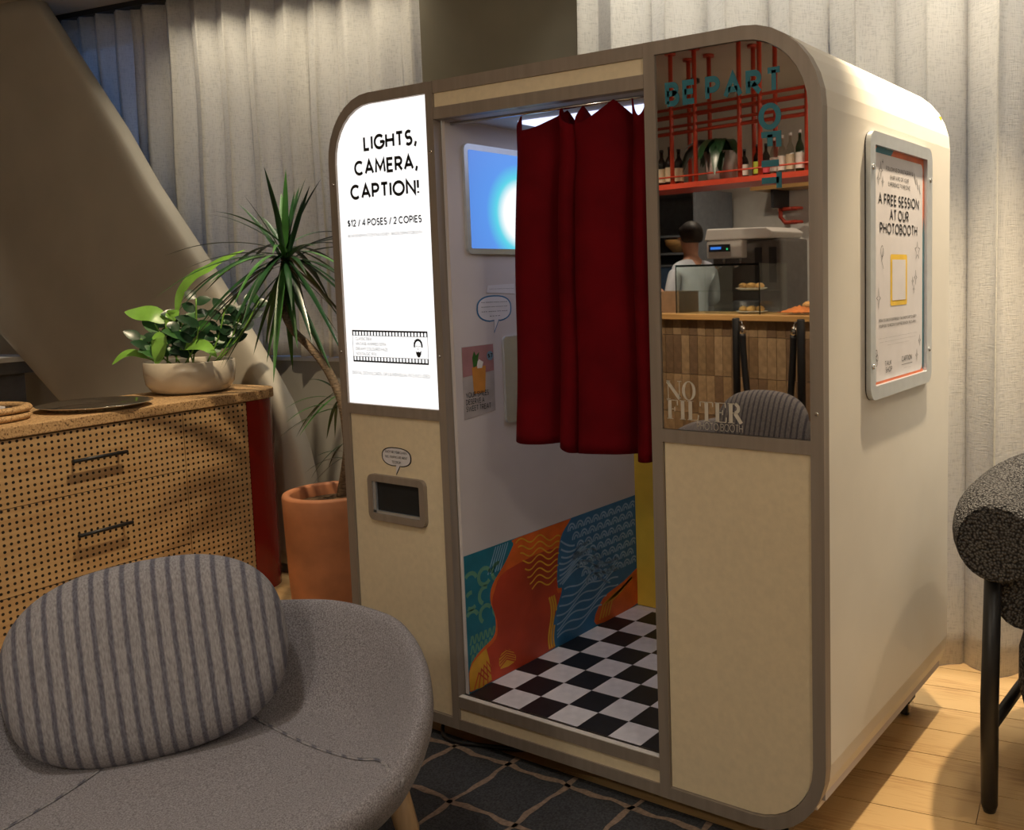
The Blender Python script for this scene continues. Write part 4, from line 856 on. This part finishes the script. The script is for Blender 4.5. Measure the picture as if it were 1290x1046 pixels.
gr_ = rthing('knock_box', 'black round box under the coffee machine spouts', 'box', -1.70, -4.44, .976)
MB().lathe([(0, 0), (.11, 0), (.115, .25), (.10, .26), (0, .26)], 24).build('body', 'machine_dark', gr_); bd = MB().lathe([(.035, 0), (.035, .004)], 16).build('badge', 'machine_grey', gr_); bd.rotation_euler = (-PI/2, 0, 0); bd.location = (0, .113, .13)
sv = rthing('shelf_unit', 'grey steel shelf unit behind the barista', 'shelf', -3.35, -5.2, .976)
MB().box(-.66, .66, -.35, -.33, 0, 1.24).build('back', 'shelf_grey', sv)
for x in (-.66, .64): MB().box(x, x+.02, -.33, .2, 0, 1.24).build('side', 'shelf_grey', sv)
for z in (.28, .66, .82, 1.22): MB().box(-.64, .64, -.33, .19, z, z+.02).build('shelf_board', 'shelf_grey', sv)
for k_, (a, z, mt) in enumerate(((-3.05, .302, 'bin_blue'), (-3.40, .302, 'bin_blue'))):
    q = rthing('storage_bin', 'blue plastic bin on the steel shelf, %s the barista' % ('behind' if k_ == 0 else 'farther from'), 'bin', a, -5.2, .976+z)
    MB().box(-.15, .15, -.15, .15, 0, .25).build('body', mt, q); MB().box(-.158, .158, -.158, .158, .251, .27).build('lid', 'shelf_grey', q)
wbw = rthing('wooden_bowl', 'wooden bowl on the steel shelf', 'bowl', -3.0, -5.15, .976+.681)
MB().lathe([(0, 0), (.07, 0), (.14, .07), (.15, .12), (.14, .12), (.06, .015), (0, .012)], 28).build('bowl', 'counter_wood', wbw)
# overhead rack
rk = rthing('pipe_rack', 'hanging rack of red pipes with bottle shelf over the counter', 'rack', -1.1, -3.6, 2.05)
def rkp(a, b, z): return (a+1.1, b+3.6, z-2.05)
for a, b in ((-1.633, -3.5), (-1.416, -3.5), (-1.032, -3.5), (-.865, -3.5), (-.50, -3.5), (-1.67, -3.74), (-1.48, -3.74), (-1.09, -3.74), (-.91, -3.74), (-.60, -3.74)):
    MB().tube([rkp(a, b, 2.09), rkp(a, b, CZ-.02)], .016, 12).build('pipe', 'pipe_red', rk); MB().lathe([(.04, 0), (.04, .018)], 18, rkp(a, b, CZ-.02)).build('flange', 'pipe_red', rk)
for z, b in ((2.607, -3.5), (2.558, -3.5), (2.484, -3.5), (2.437, -3.5), (2.60, -3.74), (2.49, -3.74)):
    MB().tube([rkp(-2.4, b, z), rkp(.3, b, z)], .011, 10).build('pipe', 'pipe_red', rk)
MB().box(-2.4+1.1, .3+1.1, -3.80+3.6, -3.47+3.6, 2.052-2.05, 2.088-2.05).build('shelf', 'pipe_red', rk)
MB().tube([rkp(-2.4, -3.475, 2.135), rkp(.3, -3.475, 2.135)], .006, 8).build('guard_rail', 'pipe_red', rk)
def bottle(label, a, b, h, r, body, lab, cap):
    t = rthing('bottle', label, 'bottle', a, b, 2.0885, 0, 'bottles on the red rack')
    MB().lathe([(0, 0), (r, 0), (r, h*.58), (r*.85, h*.66), (r*.36, h*.78), (r*.34, h*.95), (0, h*.95)], 20).build('glass', body, t)
    MB().lathe([(r+.0008, h*.12), (r+.0008, h*.48)], 20, caps=False).build('label_band', lab, t); MB().lathe([(0, h*.93), (r*.42, h*.93), (r*.42, h), (0, h)], 14).build('cap', cap, t)
for i, (a, h) in enumerate(((-1.85, .27), (-1.77, .285), (-1.685, .26))): bottle('dark wine bottle with cream label on the red rack, %s' % ('first', 'second', 'third')[i]+' from the rack end', a, -3.63, h, .036, 'glass_dark', 'label_cream', 'machine_dark')
BT = [(-1.085, .20, 'glass_dark', 'label_white', 'machine_dark', 'small dark bottle with white label beside the trailing plant'), (-.975, .22, 'glass_dark', 'label_lime', 'machine_dark', 'dark bottle with lime green label'), (-.905, .22, 'glass_dark', 'label_pink', 'machine_dark', 'dark bottle with pink label'),
      (-.84, .25, 'glass_clear', 'label_white', 'machine_white', 'clear bottle with white label next to the pink one'), (-.775, .26, 'glass_clear', 'label_white', 'machine_white', 'clear bottle with white label between two clear ones'), (-.71, .27, 'glass_clear', 'label_cream', 'machine_white', 'clear bottle with cream label next to the green one'), (-.635, .28, 'glass_green', 'label_white', 'machine_white', 'green glass bottle with white label'), (-.565, .22, 'glass_dark', 'label_pink', 'machine_dark', 'dark bottle with red label at the rack end')]
for a, h, bo, la, ca, lb_ in BT: bottle(lb_, a, -3.62, h, .028, bo, la, ca)
hp = rthing('trailing_plant', 'trailing dark green plant in a grey pot on the red rack', 'potted plant', -1.29, -3.63, 2.0885)
MB().lathe([(0, 0), (.10, 0), (.125, .20), (.117, .20), (.095, .02), (0, .02)], 30).build('pot', 'pot_grey', hp); MB().lathe([(0, .17), (.112, .17), (.112, .15), (0, .15)], 24).build('soil', 'soil', hp)
rn = random.Random(9)
for i in range(34):
    az = rn.uniform(0, 2*PI); L = rn.uniform(.12, .25); d = Vector((math.cos(az)-.35, math.sin(az)+.2, 0)); dn = rn.uniform(.02, .20); c0 = Vector((0, 0, .19))
    blade(MB(), [c0, c0+d*L*.4+Vector((0, 0, .09)), c0+d*L*.8+Vector((0, 0, .07-dn*.4)), c0+d*L+Vector((0, 0, .02-dn))], lambda f: .036*math.sin(PI*min(1, f**.9))**.8+.002, .15).build('leaf', 'leaf_dark', hp)
# wall shelf with tins, red valve pipe
ws = rthing('wall_shelf', 'oak wall shelf above the coffee machine', 'shelf', -1.3, -5.45, 2.19)
MB().box(-1.0, 1.6, -.14, .14, 0, .035).build('board', 'counter_wood', ws)
for x in (-.8, 1.4): MB().box(x, x+.03, -.145, .1, -.16, 0).build('bracket', 'machine_dark', ws)
for k_ in range(6):
    q = rthing('spice_tin', 'round red tin standing on the oak wall shelf', 'tin', -2.02+.16*k_, -5.40, 2.226, 0, 'red tins on the oak wall shelf')
    MB().lathe([(0, 0), (.05, 0), (.05, .09), (0, .09)], 20).build('body', 'pipe_red', q); MB().lathe([(0, .0905), (.047, .0905), (.047, .10), (0, .10)], 20).build('lid', 'machine_white', q)
vp = rthing('valve_pipe', 'red wall pipe with two valve wheels', 'pipe', -2.1, -5.5, 1.9)
MB().tube([(0, 0, .28), (0, 0, .05), (.05, 0, 0), (.17, 0, 0)], .02, 10).tube([(0, 0, .12), (.17, 0, .12)], .018, 10).build('pipe', 'pipe_red', vp)
for z in (0, .12): MB().lathe([(.0, -.012), (.05, -.012), (.055, 0), (.05, .012), (0, .012)], 20, (.18, 0, z)).build('valve_wheel', 'pipe_red', vp)

# ---- barista
pe = rthing('person', 'person in pale blue shirt and dark hair working behind the counter', 'person', -1.97, -4.11, 0, math.radians(203))
def skin(name, mat, V, E, par, root=0, lev=2):
    me = bpy.data.meshes.new(name); me.from_pydata([v[:3] for v in V], E, []); me.materials.append(MATS[mat]); o = bpy.data.objects.new(name, me); C.objects.link(o); o.parent = par
    sk = o.modifiers.new('skin', 'SKIN'); sk.use_smooth_shade = True
    for i, v in enumerate(V): r = v[3] if isinstance(v[3], tuple) else (v[3], v[3]); me.skin_vertices[0].data[i].radius = r; me.skin_vertices[0].data[i].use_root = (i == root)
    u = o.modifiers.new('sub', 'SUBSURF'); u.levels = lev; u.render_levels = lev; return o
V = [(0, 0, 1.00, (.12, .11)), (0, 0, 1.18, (.11, .10)), (.01, 0, 1.38, (.12, .10)), (.01, 0, 1.50, (.095, .08)), (.03, 0, 1.58, .052), (.05, 0, 1.66, .072), (.06, 0, 1.75, (.082, .095)), (.05, 0, 1.82, (.068, .082)),
     (.0, -.15, 1.475, .05), (.02, -.20, 1.22, .042), (.26, -.17, 1.31, .033), (.34, -.15, 1.33, .028), (.41, -.14, 1.33, .021), (.0, .15, 1.475, .05), (.04, .20, 1.24, .042), (.24, .13, 1.22, .033), (.33, .10, 1.23, .026),
     (0, -.10, .90, .09), (.02, -.11, .52, .065), (0, -.11, .10, .05), (.10, -.12, .045, .04), (0, .10, .90, .09), (.02, .11, .52, .065), (0, .11, .10, .05), (.10, .12, .045, .04)]
E_ = [(0, 1), (1, 2), (2, 3), (3, 4), (4, 5), (5, 6), (6, 7), (3, 8), (8, 9), (9, 10), (10, 11), (11, 12), (3, 13), (13, 14), (14, 15), (15, 16), (0, 17), (17, 18), (18, 19), (19, 20), (0, 21), (21, 22), (22, 23), (23, 24)]
skin('body', 'skin', V, E_, pe)
VS = [(0, 0, .97, (.135, .125)), (0, 0, 1.18, (.128, .118)), (.01, 0, 1.38, (.142, .120)), (.01, 0, 1.505, (.11, .095)), (.025, 0, 1.575, .064), (.0, -.155, 1.478, .066), (.02, -.205, 1.22, .056), (.15, -.185, 1.27, .048), (.0, .155, 1.478, .066), (.04, .205, 1.24, .056), (.15, .17, 1.23, .048)]
skin('shirt', 'shirt', VS, [(0, 1), (1, 2), (2, 3), (3, 4), (3, 5), (5, 6), (6, 7), (3, 8), (8, 9), (9, 10)], pe)
VT = [(0, 0, .98, (.138, .128)), (0, -.09, .88, .10), (.02, -.11, .52, .08), (0, -.11, .08, .066), (0, .10, .88, .105), (.02, .11, .52, .08), (0, .11, .08, .066)]
skin('trousers', 'trousers', VT, [(0, 1), (1, 2), (2, 3), (0, 4), (4, 5), (5, 6)], pe)
hr = []; rn = random.Random(2)
for i in range(10):
    ph = -.25*PI+.75*PI*i/9; hr.append([(.03+.118*math.cos(ph)*math.cos(2*PI*j/20)*(1.0 if math.cos(2*PI*j/20) < 0 else .86)+rn.uniform(-.004, .004), .098*math.cos(ph)*math.sin(2*PI*j/20)+rn.uniform(-.004, .004), 1.765+.105*math.sin(ph)+(.03 if math.cos(2*PI*j/20) > .3 and ph < .3 else 0)) for j in range(20)])
MB().loft(hr).build('hair', 'hair', pe, sub=1)
for s in (-1, 1): MB().lathe([(0, -.006), (.02, -.004), (.024, .003), (0, .006)], 12, (.05, s*.088, 1.735)).build('ear', 'skin', pe)
